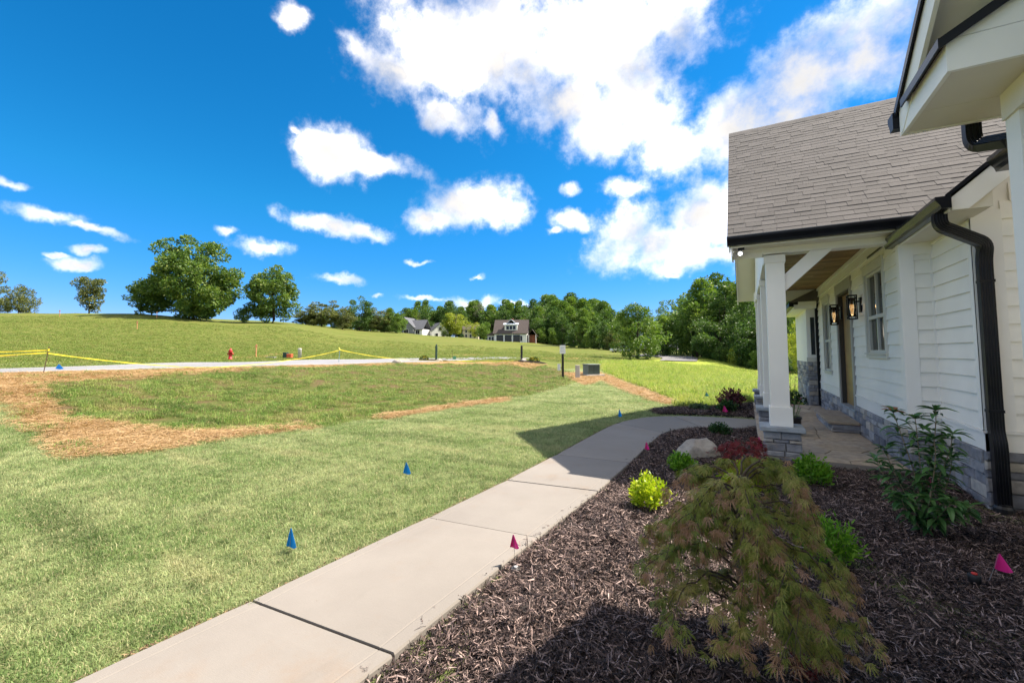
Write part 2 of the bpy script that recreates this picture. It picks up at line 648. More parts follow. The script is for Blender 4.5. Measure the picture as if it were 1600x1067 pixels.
# door wood
m, nt, o = new_mat('door_wood'); g = G(nt); p = g.pos()
q = g.stretch(p, (12, 12, 1.0))
c = g.mix(g.remap(g.noise(q, 3, 7, .6), .3, .7), (.24, .13, .05), (.38, .24, .10))
nt.links.new(g.bsdf(c, .4, g.bump(g.noise(q, 8, 4), .1, .002), .4), o.inputs[0])
DOORW = m
# window glass: thin sheet, part mirror, part clear
m, nt, o = new_mat('window_glass'); g = G(nt)
fr = g.node('ShaderNodeFresnel'); fr.inputs['IOR'].default_value = 1.52
tr = g.node('ShaderNodeBsdfTransparent'); tr.inputs[0].default_value = (.62, .68, .66, 1)
gl = g.node('ShaderNodeBsdfGlossy'); gl.inputs['Roughness'].default_value = .02
mx = g.node('ShaderNodeMixShader')
nt.links.new(g.math('ADD', fr.outputs[0], .06, True), mx.inputs[0]); nt.links.new(tr.outputs[0], mx.inputs[1]); nt.links.new(gl.outputs[0], mx.inputs[2])
nt.links.new(mx.outputs[0], o.inputs[0])
GLASS = m


def emit(name, col, s):
    m, nt, o = new_mat(name)
    e = nt.nodes.new('ShaderNodeEmission')
    e.inputs[0].default_value = tuple(col) + (1,); e.inputs[1].default_value = s
    nt.links.new(e.outputs[0], o.inputs[0])
    return m


def bark(name, a, b, sc=8):
    if name in MATS: return MATS[name]
    m, nt, o = new_mat(name); g = G(nt); p = g.pos()
    q = g.stretch(p, (1, 1, .25))
    c = g.mix(g.remap(g.noise(q, sc, 7, .65), .3, .7), a, b)
    nt.links.new(g.bsdf(c, .9, g.bump(g.noise(q, sc * 2, 6), .6, .02), .2), o.inputs[0])
    MATS[name] = m
    return m


# ------------------------------------------------------------------ terrain
COLS = np.array([-600, 0, 200, 400, 600, 700, 800, 900, 1000, 1100, 1200, 1500.])
WS = np.array([24, 32, 40, 60, 85, 110, 160, 250, 500.])
YT = np.array([
    [567, 553, 541, 520, 503, 488.5, 494, 505, 520],
    [567, 553, 541, 520, 503, 488.5, 494, 505, 520],
    [568, 556, 543, 523, 506, 491.5, 495, 506, 520],
    [574, 565, 554, 536, 519, 505, 501, 505, 520],
    [580, 568, 562, 551, 539, 529, 517, 519, 528],
    [583, 571, 564, 556, 547, 538, 527, 528, 534],
    [585, 567, 563, 557, 550, 543, 534, 534, 538],
    [583, 573, 567, 560, 554, 549, 542, 541, 542],
    [588, 577, 570, 564, 558, 553, 547, 545, 545],
    [601, 589, 581, 570, 560, 556, 552, 549, 547],
    [607, 597, 590, 580, 573, 568, 562, 556, 550],
    [607, 597, 590, 580, 573, 568, 562, 556, 550]])
ZT = EYE + (550.8 - YT) * WS[None, :] / F_PX


def sstep(x, a, b):
    t = np.clip((x - a) / (b - a), 0, 1)
    return t * t * (3 - 2 * t)


def _table(px, w):
    px = np.clip(px, COLS[0], COLS[-1] - 1e-6)
    w = np.clip(w, WS[0], WS[-1] - 1e-6)
    i = np.clip(np.searchsorted(COLS, px, 'right') - 1, 0, len(COLS) - 2)
    j = np.clip(np.searchsorted(WS, w, 'right') - 1, 0, len(WS) - 2)
    a = (px - COLS[i]) / (COLS[i + 1] - COLS[i])
    b = (w - WS[j]) / (WS[j + 1] - WS[j])
    a = a * a * (3 - 2 * a)
    return (ZT[i, j] * (1 - a) + ZT[i + 1, j] * a) * (1 - b) + (ZT[i, j + 1] * (1 - a) + ZT[i + 1, j + 1] * a) * b


def ground_z(X, Y):
    X = np.asarray(X, float); Y = np.asarray(Y, float)
    w = X * fwv[0] + Y * fwv[1]
    u = X * rtv[0] + Y * rtv[1]
    # directions behind the view take the values at the border
    ang = np.arctan2(u, w)
    angc = np.clip(ang, R(-64), R(46))
    px = 800 + F_PX * np.tan(angc)
    rad = np.hypot(X, Y)
    wt = np.where((ang == angc) & (w > 1), w, rad * np.cos(angc))
    near = .75 * sstep(-9.0 - X, 0, 13.5)
    far = _table(px, wt)
    k = sstep(wt, 19, 31)
    k = np.where(px > 880, np.maximum(k, 0), k)
    z = near * (1 - k) + far * k
    und = (.05 * np.sin(X * .9 + 1.3 * np.sin(Y * .37)) * np.sin(Y * .8 + .7) + .03 * np.sin(X * 2.3 + Y * 1.1)) * sstep(-X, 9.5, 12) * sstep(X + 24.5, 0, 2)
    bump = .35 * np.sin(X * .11 + 2) * np.sin(Y * .09) * sstep(wt, 45, 80)
    return z + und + bump


def gz(x, y):
    return float(ground_z(x, y))


def hit(px, py, wmax=400):
    """where the sight line through a picture point meets the ground"""
    d = ray(px, py)
    t = np.concatenate([np.linspace(1.2, 40, 800), np.linspace(40.2, wmax, 1500)])
    P = C0[None, :] + d[None, :] * t[:, None]
    below = P[:, 2] < ground_z(P[:, 0], P[:, 1])
    i = int(np.argmax(below))
    if not below.any():
        i = len(t) - 1
    p = P[i]
    return np.array([p[0], p[1], gz(p[0], p[1])])


def spot(px, w):
    """ground point at picture column px and distance w"""
    u = (px - 800) / F_PX * w
    x = u * rtv[0] + w * fwv[0]; y = u * rtv[1] + w * fwv[1]
    return np.array([x, y, gz(x, y)])


def in_poly(x, y, poly):
    inside = np.zeros(np.shape(x), bool)
    n = len(poly)
    for i in range(n):
        x0, y0 = poly[i]; x1, y1 = poly[(i + 1) % n]
        c = ((y0 > y) != (y1 > y)) & (x < (x1 - x0) * (y - y0) / (y1 - y0 + 1e-12) + x0)
        inside ^= c
    return inside


def soft_poly(x, y, poly, soft):
    """1 inside, falling to 0 over 'soft' outside"""
    dmin = np.full(np.shape(x), 1e9)
    n = len(poly)
    for i in range(n):
        ax, ay = poly[i]; bx, by = poly[(i + 1) % n]
        ex, ey = bx - ax, by - ay
        t = np.clip(((x - ax) * ex + (y - ay) * ey) / (ex * ex + ey * ey + 1e-9), 0, 1)
        dmin = np.minimum(dmin, np.hypot(x - ax - t * ex, y - ay - t * ey))
    s = np.where(in_poly(x, y, poly), dmin, -dmin)
    return np.clip(.5 + s / (2 * soft), 0, 1)


def ground_poly(pts):
    return [tuple(hit(*p)[:2]) for p in pts]


STRAW_POLYS = [ground_poly(q) for q in (
    [(-120, 592), (0, 590), (60, 592), (59, 612), (76, 638), (114, 660), (194, 665), (225, 672), (270, 675), (347, 676), (480, 666), (480, 670), (347, 685), (243, 703), (139, 713), (0, 616), (-120, 600)],
    [(-100, 585), (0, 584), (110, 580.5), (345, 576), (450, 571), (620, 566.5), (620, 570), (480, 575), (350, 583), (222, 593), (120, 597), (59, 600), (0, 597), (-100, 596)],
    [(590, 651), (690, 636), (790, 621), (792, 627), (690, 640), (600, 655)],
    [(882, 583), (935, 581), (960, 589), (1006, 608), (1060, 628.5), (1040, 632), (986, 613), (940, 593), (915, 602), (890, 592)],
    [(620, 566), (700, 564), (800, 565), (860, 572), (830, 576), (700, 568), (620, 570)])]
ROUGH_POLY = ground_poly([(-200, 620), (0, 606), (139, 712), (243, 702), (347, 684), (480, 669), (600, 652), (790, 623), (850, 612), (905, 592), (890, 580), (850, 571), (790, 566), (620, 568), (350, 577), (0, 587), (-200, 590)])
TALL_POLY = [(-1.5, 12.6), tuple(hit(1064, 629)[:2]), tuple(hit(1012, 606)[:2]), tuple(hit(962, 587)[:2]), tuple(hit(948, 582)[:2]), tuple(spot(938, 45)[:2]), tuple(spot(1000, 66)[:2]), tuple(spot(1100, 80)[:2]), tuple(spot(1240, 62)[:2]), (30, 60), (30, 17), (4, 14.0), (.5, 13.5)]

# ================================================================== THE GROUND
def axis(lo, hi, step, far, grow=1.09):
    a = list(np.arange(lo, hi + 1e-6, step))
    s = step; x = hi
    right = []
    while x < far:
        s *= grow; x += min(s, 25); right.append(x)
    s = step; x = lo
    left = []
    while x > -far:
        s *= grow; x -= min(s, 25); left.append(x)
    return np.array(left[::-1] + a + right)


ax_ = axis(-36, 4, .22, 900)
ay_ = axis(-4, 34, .22, 900)
GX, GY = np.meshgrid(ax_, ay_, indexing='ij')
gx, gy = GX.ravel(), GY.ravel()
gzv = ground_z(gx, gy)
nx, ny = GX.shape
ii = (np.arange(nx - 1)[:, None] * ny + np.arange(ny - 1)[None, :]).ravel()
quads = np.stack([ii, ii + ny, ii + ny + 1, ii + 1], 1)

# ---- ground material: zones come from where they lie on the site
m, nt, o = new_mat('ground_soil_and_grass'); g = G(nt); p = g.pos()
n1 = g.noise(p, .9, 8, .6); n2 = g.noise(p, 6, 6, .65); n3 = g.noise(p, 45, 4, .7); n0 = g.noise(p, .13, 5, .6)
fine = g.remap(n3, .3, .7)
sod = g.mix(g.remap(n1, .35, .65), (.15, .19, .06), (.23, .26, .12))
sod = g.mix(g.remap(n2, .45, .75, 0, .55), sod, (.10, .13, .04))
sod = g.mix(g.remap(g.noise(g.stretch(p, (1, 1, 1), (0, 0, .5)), 2.2, 3), .56, .75, 0, .45), sod, (.26, .24, .14))
rough = g.mix(g.remap(n2, .3, .7), (.07, .085, .022), (.125, .135, .04))
rough = g.mix(g.remap(n1, .44, .58, 0, .85), rough, (.125, .085, .045))
hill = g.mix(g.remap(n0, .3, .7), (.10, .135, .024), (.15, .165, .038))
hill = g.mix(g.remap(n1, .42, .68, 0, .65), hill, (.165, .135, .05))
hill = g.mix(g.remap(n2, .35, .7, 0, .35), hill, (.11, .15, .03))
tall = g.mix(g.remap(n1, .3, .7), (.21, .275, .035), (.30, .335, .06))
straw = g.mix(fine, (.25, .15, .062), (.41, .26, .12))
straw = g.mix(g.remap(n2, .55, .75, 0, .6), straw, (.20, .13, .06))
jit = g.math('ADD', g.math('MULTIPLY', g.math('SUBTRACT', n2, .5), .9), g.math('MULTIPLY', g.math('SUBTRACT', n3, .5), .8))
zone = lambda nm, a=.35, b=.65: g.remap(g.math('ADD', g.attr(nm), jit), a, b)
c = g.mix(zone('hillside'), sod, hill)
c = g.mix(zone('rough'), c, rough)
c = g.mix(zone('tall'), c, tall)
c = g.mix(zone('bare'), c, g.mix(fine, (.34, .18, .09), (.42, .26, .13)))
c = g.mix(zone('straw'), c, straw)
c = g.mix(1.0, c, g.ramp(n3, [(.25, (.75, .75, .73)), (.75, (1.25, 1.25, 1.22))]), 'MULTIPLY')
h = g.math('ADD', g.math('MULTIPLY', n3, .35), n2)
nt.links.new(g.bsdf(c, .95, g.bump(h, .9, .06), .1), o.inputs[0])
GROUND = m

me = np_mesh('ground', np.stack([gx, gy, gzv], 1), quads, [GROUND], smooth=True)


def vattr(me, name, arr):
    a = me.attributes.new(name, 'FLOAT', 'POINT')
    a.data.foreach_set('value', np.asarray(arr, dtype=np.float32))


straw_m = np.zeros(len(gx))
for k, q in enumerate(STRAW_POLYS):
    straw_m = np.maximum(straw_m, soft_poly(gx, gy, q, (.55, .9, .3, .4, 1.0)[k]) * (1, .66, 1, 1, .7)[k])


def straw_at(x, y):
    s = np.zeros(np.shape(x))
    for k, q in enumerate(STRAW_POLYS):
        s = np.maximum(s, soft_poly(x, y, q, (.55, .9, .3, .4, 1.0)[k]) * (1, .66, 1, 1, .7)[k])
    return s


rough_at = lambda x, y: soft_poly(x, y, ROUGH_POLY, .6)
tall_at = lambda x, y: soft_poly(x, y, TALL_POLY, .7)
depth_ = lambda x, y: x * fwv[0] + y * fwv[1]
hill_m = np.maximum(sstep(-gx, 29, 31.5), sstep(depth_(gx, gy), 25, 34))
hill_m = np.maximum(hill_m, sstep(gx, 1.5, 3))
bare_m = np.zeros(len(gx))
for (px, w, rad) in ((845, 52, 5), (885, 56, 7), (915, 60, 5), (375, 36, 2.5), (410, 38, 2.5), (962, 118, 4), (432, 41, 2), (10, 30, 3), (225, 62, 3), (730, 60, 5)):
    s = spot(px, w)
    d = np.hypot((gx - s[0]), (gy - s[1])) / rad
    bare_m = np.maximum(bare_m, np.clip(1.0 - d, 0, 1) * .75)
vattr(me, 'straw', straw_m)
vattr(me, 'rough', rough_at(gx, gy))
vattr(me, 'tall', tall_at(gx, gy))
vattr(me, 'hillside', hill_m)
vattr(me, 'bare', bare_m)
ground = link(bpy.data.objects.new('ground', me))
tag(ground, 'rolling green lot and hillside with sod, rough grass and straw', kind='structure')

# ---- the street
ASPH = simple('pale_road_surface', (.24, .24, .25), .9, .08, .6, 60, .3, .004, dirt=((.30, .24, .18), .7, .3))


def strip(name, left, right, m, lift, label, sub=14):
    L = []; Rr = []
    for A, B in ((left, L), (right, Rr)):
        A = np.asarray(A, float)
        for i in range(len(A) - 1):
            for t in np.linspace(0, 1, sub, endpoint=False):
                B.append(A[i] * (1 - t) + A[i + 1] * t)
        B.append(A[-1])
    L = np.array(L); Rr = np.array(Rr)
    cross = 7
    V = []
    for k in range(cross):
        q = L * (1 - k / (cross - 1)) + Rr * (k / (cross - 1))
        V.append(np.column_stack([q, ground_z(q[:, 0], q[:, 1]) + lift]))
    V = np.stack(V, 1)
    n = len(L)
    base = V.reshape(-1, 3)
    # skirts so that the slab has thickness
    low = base.copy(); low[:, 2] -= .15
    allv = np.vstack([base, low])
    idx = lambda i, k: i * cross + k
    f = [(idx(i, k), idx(i, k + 1), idx(i + 1, k + 1), idx(i + 1, k)) for i in range(n - 1) for k in range(cross - 1)]
    off = len(base)
    for k in (0, cross - 1):
        f += [(idx(i, k), idx(i + 1, k), idx(i + 1, k) + off, idx(i, k) + off) for i in range(n - 1)]
    me = bpy.data.meshes.new(name)
    me.from_pydata(allv.tolist(), [], f)
    me.materials.append(m)
    for pl in me.polygons: pl.use_smooth = True
    ob = link(bpy.data.objects.new(name, me))
    return tag(ob, label, kind='structure')


strip('road', [(-25.2, -45), (-25.2, -10), (-25.3, 12), (-25.0, 24), (-24.0, 34), (-21.5, 44)], [(-30.9, -45), (-30.9, -10), (-30.9, 12), (-30.7, 25), (-29.8, 36), (-27, 46)], ASPH, .05, 'pale street running along the foot of the hillside')
A = [spot(1015, 112), spot(1050, 98), spot(1078, 88), spot(1090, 76), spot(1088, 68)]
B = [spot(985, 92), spot(1020, 84), spot(1034, 76), spot(1034, 70), spot(1030, 65)]
strip('road', [q[:2] for q in A], [q[:2] for q in B], simple('far_road_surface', (.17, .165, .165), .9, .1, .3), .12, 'pale street bend beyond the field by the woods', 8)

# ---- concrete walk: slabs poured one after another
_q = (1.56 - .05) / 1.56        # the walk stands 5 cm above the lawn
LE = [(-3.0, -2.2), (-2.93, -.6), (-2.86, .9), (-2.80, 1.69), (-2.70, 3.3), (-2.63, 4.71), (-2.60, 6.23), (-2.60, 7.8), (-2.58, 9.1), (-2.46, 10.0), (-2.16, 10.78), (-1.60, 11.32), (-.80, 11.58), (.16, 11.66)]
RI = [(-1.78, -2.2), (-1.76, -.6), (-1.70, .9), (-1.66, 1.76), (-1.6, 3.4), (-1.52, 4.84), (-1.49, 6.27), (-1.49, 7.6), (-1.47, 8.55), (-1.38, 9.15), (-1.15, 9.62), (-.82, 9.92), (-.42, 10.08), (.16, 10.16)]
LE = [(a * _q, b * _q) for a, b in LE]; RI = [(a * _q, b * _q) for a, b in RI]
LE[-1] = (.16, LE[-1][1]); RI[-1] = (.16, RI[-1][1])
path = tag(part_empty('path', None), 'pale concrete front walk curving from the foreground to the porch', kind='structure')
WALK_Z = .05


def catmull(pts, n):
    P = np.asarray(pts, float)
    Q = np.vstack([2 * P[0] - P[1], P, 2 * P[-1] - P[-2]])
    o = []
    for i in range(len(P) - 1):
        a, b, c, d = Q[i:i + 4]
        for t in np.linspace(0, 1, n, endpoint=False):
            o.append(.5 * ((2 * b) + (c - a) * t + (2 * a - 5 * b + 4 * c - d) * t * t + (3 * b - a - 3 * c + d) * t ** 3))
    o.append(P[-1])
    return np.array(o)


NS = 6
cl, crr = catmull(LE, NS), catmull(RI, NS)
PATH_OUT = np.vstack([cl, crr[::-1]])
joints = [0, 1, 3, 4, 5, 6, 8.5, 11, 13]
for a, b in zip(joints[:-1], joints[1:]):
    i0, i1 = int(a * NS), int(b * NS)
    l = cl[i0:i1 + 1].copy(); r = crr[i0:i1 + 1].copy()
    gap = .008
    for q in (l, r):
        d0 = q[1] - q[0]; q[0] += d0 / np.linalg.norm(d0) * gap
        d1 = q[-1] - q[-2]; q[-1] -= d1 / np.linalg.norm(d1) * gap
    prof = [(0, -.07), (0, -.012), (.008, 0), (.085, 0), (.093, -.0025), (.101, 0)]
    wd = np.linalg.norm(r - l, axis=1).mean()
    us = [q[0] / wd for q in prof] + [.5] + [1 - q[0] / wd for q in prof[::-1]]
    zs = [q[1] for q in prof] + [0] + [q[1] for q in prof[::-1]]
    V = []
    n = len(l)
    dz = random.uniform(-.004, .003)
    for i in range(n):
        e = -.006 if i in (0, n - 1) else 0
        for u, z in zip(us, zs):
            q = l[i] * (1 - u) + r[i] * u
            V.append((q[0], q[1], WALK_Z + z + dz + e))
    k = len(us)
    f = [(i * k + j, i * k + j + 1, (i + 1) * k + j + 1, (i + 1) * k + j) for i in range(n - 1) for j in range(k - 1)]
    f += [tuple(range(k)), tuple((n - 1) * k + j for j in reversed(range(k)))]
    me = bpy.data.meshes.new('concrete_slab'); me.from_pydata(V, [], f); me.materials.append(CONC)
    link(bpy.data.objects.new('concrete_slab', me), path)
me = bpy.data.meshes.new('joint_filler')
V = [(q[0], q[1], WALK_Z - .018) for q in np.vstack([cl * .98 + crr * .02])] + [(q[0], q[1], WALK_Z - .018) for q in np.vstack([cl * .02 + crr * .98])]
n = len(cl)
me.from_pydata(V, [], [(i, i + 1, n + i + 1, n + i) for i in range(n - 1)]); me.materials.append(CONCDARK)
link(bpy.data.objects.new('joint_filler', me), path)

# ---- mulch beds
m, nt, o = new_mat('dark_mulch_soil'); g = G(nt); p = g.pos()
c = g.ramp(g.noise(p, 55, 5, .7), [(.3, (.009, .006, .006)), (.55, (.022, .015, .013)), (.8, (.05, .034, .029))])
nt.links.new(g.bsdf(c, .95, g.bump(g.noise(p, 70, 5, .7), 1.0, .03), .15), o.inputs[0])
SOIL = m


def right_edge(y):
    return np.interp(y, crr[:int(12.9 * NS), 1], crr[:int(12.9 * NS), 0])


def bed_z(x, y):
    return .016 + .02 * np.sin(x * 1.9 + .6) * np.sin(y * 1.3) + .016 * np.sin(x * 5 + y * 3.3)


vs = np.linspace(-3.0, 10.15, 120)
us = np.linspace(0, 1, 46)
V = []
for y in vs:
    x0 = right_edge(y) + .0
    for u in us:
        x = x0 * (1 - u) + 2.6 * u
        edge = min(1, u * 12)
        V.append((x, y, bed_z(x, y) * edge - .012 * (1 - edge)))
f = [(i * 46 + j, i * 46 + j + 1, (i + 1) * 46 + j + 1, (i + 1) * 46 + j) for i in range(119) for j in range(45)]
me = bpy.data.meshes.new('mulch_bed'); me.from_pydata(V, [], f); me.materials.append(SOIL)
for pl in me.polygons: pl.use_smooth = True
tag(link(bpy.data.objects.new('mulch_bed', me)), 'dark mulch bed between the walk and the house', kind='structure')
BED2 = [(-1.98, 11.28), (-2.25, 11.9), (-1.9, 12.6), (-1.0, 13.25), (-.2, 14.2), (.25, 15.0), (.25, 11.72), (-.8, 11.64), (-1.55, 11.42)]
b2c = np.mean(BED2, 0)
V = [(b2c[0], b2c[1], .06)]
for t in (.5, .9, 1.0):
    V += [(b2c[0] + (x - b2c[0]) * t, b2c[1] + (y - b2c[1]) * t, .05 if t < 1 else .004) for x, y in BED2]
nb = len(BED2)
f = [(0, 1 + i, 1 + (i + 1) % nb) for i in range(nb)]
for r_ in range(2):
    f += [(1 + r_ * nb + i, 1 + (r_ + 1) * nb + i, 1 + (r_ + 1) * nb + (i + 1) % nb, 1 + r_ * nb + (i + 1) % nb) for i in range(nb)]
me = bpy.data.meshes.new('mulch_bed'); me.from_pydata(V, [], f); me.materials.append(SOIL)
tag(link(bpy.data.objects.new('mulch_bed', me)), 'small dark mulch bed beyond the walk beside the porch', kind='structure')


# ------------------------------------------------------------------ scatter: one object, many small instances
def proto_collection(name, meshes):
    c = bpy.data.collections.new(name)
    for me in meshes:
        c.objects.link(bpy.data.objects.new(me.name, me))
    return c


def scatter(name, pts, rot, scl, coll, label, kind='stuff'):
    me = bpy.data.meshes.new(name)
    pts = np.asarray(pts, np.float32)
    me.vertices.add(len(pts))
    me.vertices.foreach_set('co', pts.ravel())
    a = me.attributes.new('rot', 'FLOAT_VECTOR', 'POINT'); a.data.foreach_set('vector', np.asarray(rot, np.float32).ravel())
    a = me.attributes.new('scl', 'FLOAT_VECTOR', 'POINT'); a.data.foreach_set('vector', np.asarray(scl, np.float32).ravel())
    ob = link(bpy.data.objects.new(name, me))
    ng = bpy.data.node_groups.new(name + '_scatter', 'GeometryNodeTree')
    ng.interface.new_socket('Geometry', in_out='INPUT', socket_type='NodeSocketGeometry')
    ng.interface.new_socket('Geometry', in_out='OUTPUT', socket_type='NodeSocketGeometry')
    n = ng.nodes
    gi = n.new('NodeGroupInput'); go = n.new('NodeGroupOutput')
    ci = n.new('GeometryNodeCollectionInfo')
    ci.inputs['Collection'].default_value = coll
    ci.inputs['Separate Children'].default_value = True
    ci.inputs['Reset Children'].default_value = True
    ip = n.new('GeometryNodeInstanceOnPoints')
    ip.inputs['Pick Instance'].default_value = True
    na = n.new('GeometryNodeInputNamedAttribute'); na.data_type = 'FLOAT_VECTOR'; na.inputs['Name'].default_value = 'rot'
    nb_ = n.new('GeometryNodeInputNamedAttribute'); nb_.data_type = 'FLOAT_VECTOR'; nb_.inputs['Name'].default_value = 'scl'
    er = n.new('FunctionNodeEulerToRotation')
    l = ng.links.new
    l(gi.outputs[0], ip.inputs['Points']); l(ci.outputs[0], ip.inputs['Instance'])
    l(na.outputs['Attribute'], er.inputs[0]); l(er.outputs[0], ip.inputs['Rotation'])
    l(nb_.outputs['Attribute'], ip.inputs['Scale'])
    l(ip.outputs[0], go.inputs[0])
    md = ob.modifiers.new('scatter', 'NODES'); md.node_group = ng
    return tag(ob, label, kind=kind)


def blade_mesh(name, nb, rad, hmin, hmax, wid, lean, m, seed):
    rg = np.random.default_rng(seed)
    V = []; F4 = []; F3 = []
    for i in range(nb):
        a = rg.uniform(0, 2 * math.pi); r = rad * math.sqrt(rg.uniform())
        bx, by = r * math.cos(a), r * math.sin(a)
        h = rg.uniform(hmin, hmax); th = rg.uniform(0, 2 * math.pi); ln = rg.uniform(.15, 1) * lean * h
        dx, dy = math.cos(th), math.sin(th)
        w = wid * rg.uniform(.7, 1.3)
        sx, sy = -dy * w / 2, dx * w / 2
        b = len(V)
        mx_, my_ = bx + dx * ln * .35, by + dy * ln * .35
        V += [(bx - sx, by - sy, -.01), (bx + sx, by + sy, -.01), (mx_ + sx * .8, my_ + sy * .8, h * .6), (mx_ - sx * .8, my_ - sy * .8, h * .6), (bx + dx * ln, by + dy * ln, h * (1 - .35 * min(1, ln / h)))]
        F4.append((b, b + 1, b + 2, b + 3)); F3.append((b + 3, b + 2, b + 4))
    return np_mesh(name, V, [np.array(F4), np.array(F3)], [m])


def grass_mat(name, cols, dry, deep, trans=.3):
    m, nt, o = new_mat(name); g = G(nt); p = g.pos()
    n1 = g.noise(p, .9, 8, .6); n2 = g.noise(p, 6, 6, .65)
    c = g.mix(g.remap(n1, .35, .65), cols[0], cols[1])
    c = g.mix(g.remap(n2, .42, .70, 0, .75), c, deep)
    band = g.noise(g.stretch(p, (.32, 1.5, 1), (0, 0, .28)), 1.0, 3)
    c = g.mix(g.remap(band, .54, .66, 0, .6), c, deep)
    c = g.mix(g.remap(band, .44, .34, 0, .35), c, dry)
    r = g.math('FRACT', g.math('ADD', g.objrand(), g.island()))
    c = g.mix(g.remap(r, .62, .95, 0, .75), c, dry)
    c = g.mix(1.0, c, g.ramp(g.island(), [(0, (.65, .68, .6)), (1, (1.3, 1.3, 1.3))]), 'MULTIPLY')
    a = g.bsdf(c, .55, None, .25)
    t = g.node('ShaderNodeBsdfTranslucent'); nt.links.new(c, t.inputs[0])
    mx = g.node('ShaderNodeMixShader'); mx.inputs[0].default_value = trans
    nt.links.new(a, mx.inputs[1]); nt.links.new(t.outputs[0], mx.inputs[2]); nt.links.new(mx.outputs[0], o.inputs[0])
    return m


SODB = grass_mat('sod_blades', [(.24, .345, .115), (.43, .485, .235)], (.59, .51, .30), (.10, .165, .045), .45)
ROUGHB = grass_mat('rough_grass_blades', [(.16, .29, .05), (.32, .40, .10)], (.40, .30, .15), (.06, .11, .02), .42)
TALLB = grass_mat('tall_field_blades', [(.28, .42, .05), (.46, .50, .09)], (.54, .48, .19), (.18, .30, .045), .45)

HILLB = grass_mat('hill_blades', [(.15, .235, .035), (.235, .28, .06)], (.30, .25, .10), (.10, .165, .03), .4)


def sample_fan(n, w0, w1, px0, px1, power=1.0):
    """random ground points in a wedge in front of the camera, denser near it"""
    t = rng.uniform(0, 1, n)
    w = w0 * (w1 / w0) ** (t ** power)
    px = rng.uniform(px0, px1, n)
    u = (px - 800) / F_PX * w
    return u * rtv[0] + w * fwv[0], u * rtv[1] + w * fwv[1], w


def euler(n, tilt=.12):
    return np.stack([rng.normal(0, tilt, n), rng.normal(0, tilt, n), rng.uniform(0, 2 * math.pi, n)], 1)


HOUSE_FREE = lambda x, y: ~((x > .1) & (y > 5.9) & (y < 20)) & ~((x > 1.4) & (y < 6.5))
pathpoly = [tuple(q) for q in PATH_OUT[::2]]
bedpoly = [(-1.7, -3)] + [tuple(q) for q in crr[::2]] + [(2.6, 10.1), (2.6, -3)]


def off_beds(x, y, path_margin=.0):
    ok = ~in_poly(x, y, pathpoly) & ~in_poly(x, y, bedpoly) & ~in_poly(x, y, BED2) & HOUSE_FREE(x, y)
    return ok


# lawn sod
sodc = proto_collection('sod_tufts', [blade_mesh('sod_tuft', 42, .08, .020, .048, .0034, 1.1, SODB, s) for s in range(6)])
x, y, w = sample_fan(90000, 1.5, 26, -150, 1300, .85)
ok = off_beds(x, y) & (x < 0.5) & (rough_at(x, y) < .5) & (straw_at(x, y) < .45) & (tall_at(x, y) < .5)
# bare seams between the rolls of sod
seam = (np.abs(((x + .15 * np.sin(y * .7)) % 2.05) - 1.0) < .03) & (rng.uniform(size=len(x)) < .7)
hole = ((np.sin(x * 7.1 + 3 * np.sin(y * 3.1)) * np.sin(y * 6.3 + 2 * np.sin(x * 2.7))) > .90)
ok &= ~seam & ~hole
x, y, w = x[ok], y[ok], w[ok]
sc = np.clip(.85 + w * .055, .9, 2.2) * rng.uniform(.75, 1.25, len(x))
scatter('lawn_grass', np.stack([x, y, ground_z(x, y)], 1), euler(len(x)), np.stack([sc, sc, .75 * np.clip(sc, .7, 1.35) * rng.uniform(.7, 1.25, len(x))], 1), sodc, 'pale green fresh sod blades covering the lawn')
# rough grass on the mound
rc = proto_collection('rough_tufts', [blade_mesh('rough_tuft', 26, .12, .03, .11, .008, 1.5, ROUGHB, 20 + s) for s in range(6)])
x, y, w = sample_fan(70000, 6, 45, -150, 930, 1.0)
st = straw_at(x, y)
clump = np.sin(x * 2.2 + 2 * np.sin(y * 1.1)) * np.sin(y * 1.9 + 1.7 * np.sin(x * 1.3))
ok = (rough_at(x, y) > .35 + rng.uniform(-.1, .2, len(x))) & (st < .5 + rng.uniform(-.3, .3, len(x))) & off_beds(x, y) & (clump > -.66) & (np.sin(x * 3.7 + y) * np.sin(y * 3.1 - x * .8) + rng.normal(0, .35, len(x)) > -.55) & (x > -25.0 + .06 * (y - 12))
x, y, w = x[ok], y[ok], w[ok]
sc = rng.uniform(.5, 1.35, len(x)) * np.clip(.7 + w * .02, .8, 1.4) * (1 + .3 * np.sin(x * 2.9 + 2 * np.sin(y * 1.7)) * np.sin(y * 2.5))
scatter('rough_grass', np.stack([x, y, ground_z(x, y)], 1), euler(len(x), .2), np.stack([sc, sc, sc * rng.uniform(.5, 1.1, len(x))], 1), rc, 'patchy rough green grass on the mound by the street')
# tall field on the right
tcx = proto_collection('tall_tufts', [blade_mesh('field_tuft', 26, .13, .14, .36, .012, .8, TALLB, 40 + s) for s in range(5)])
x, y, w = sample_fan(60000, 10, 78, 880, 1500, .95)
ok = (tall_at(x, y) > .5 + rng.uniform(-.15, .15, len(x))) & (straw_at(x, y) < .42) & off_beds(x, y) & ~((x > -.2) & (y < 15.5)) & (w < 56)
x, y, w = x[ok], y[ok], w[ok]
sc = rng.uniform(.7, 1.3, len(x)) * np.clip(.8 + w * .010, .9, 1.3)
scatter('field_grass', np.stack([x, y, ground_z(x, y)], 1), euler(len(x), .12), np.stack([sc, sc, sc * rng.uniform(.45, .9, len(x))], 1), tcx, 'tall bright yellow green grass of the open field')
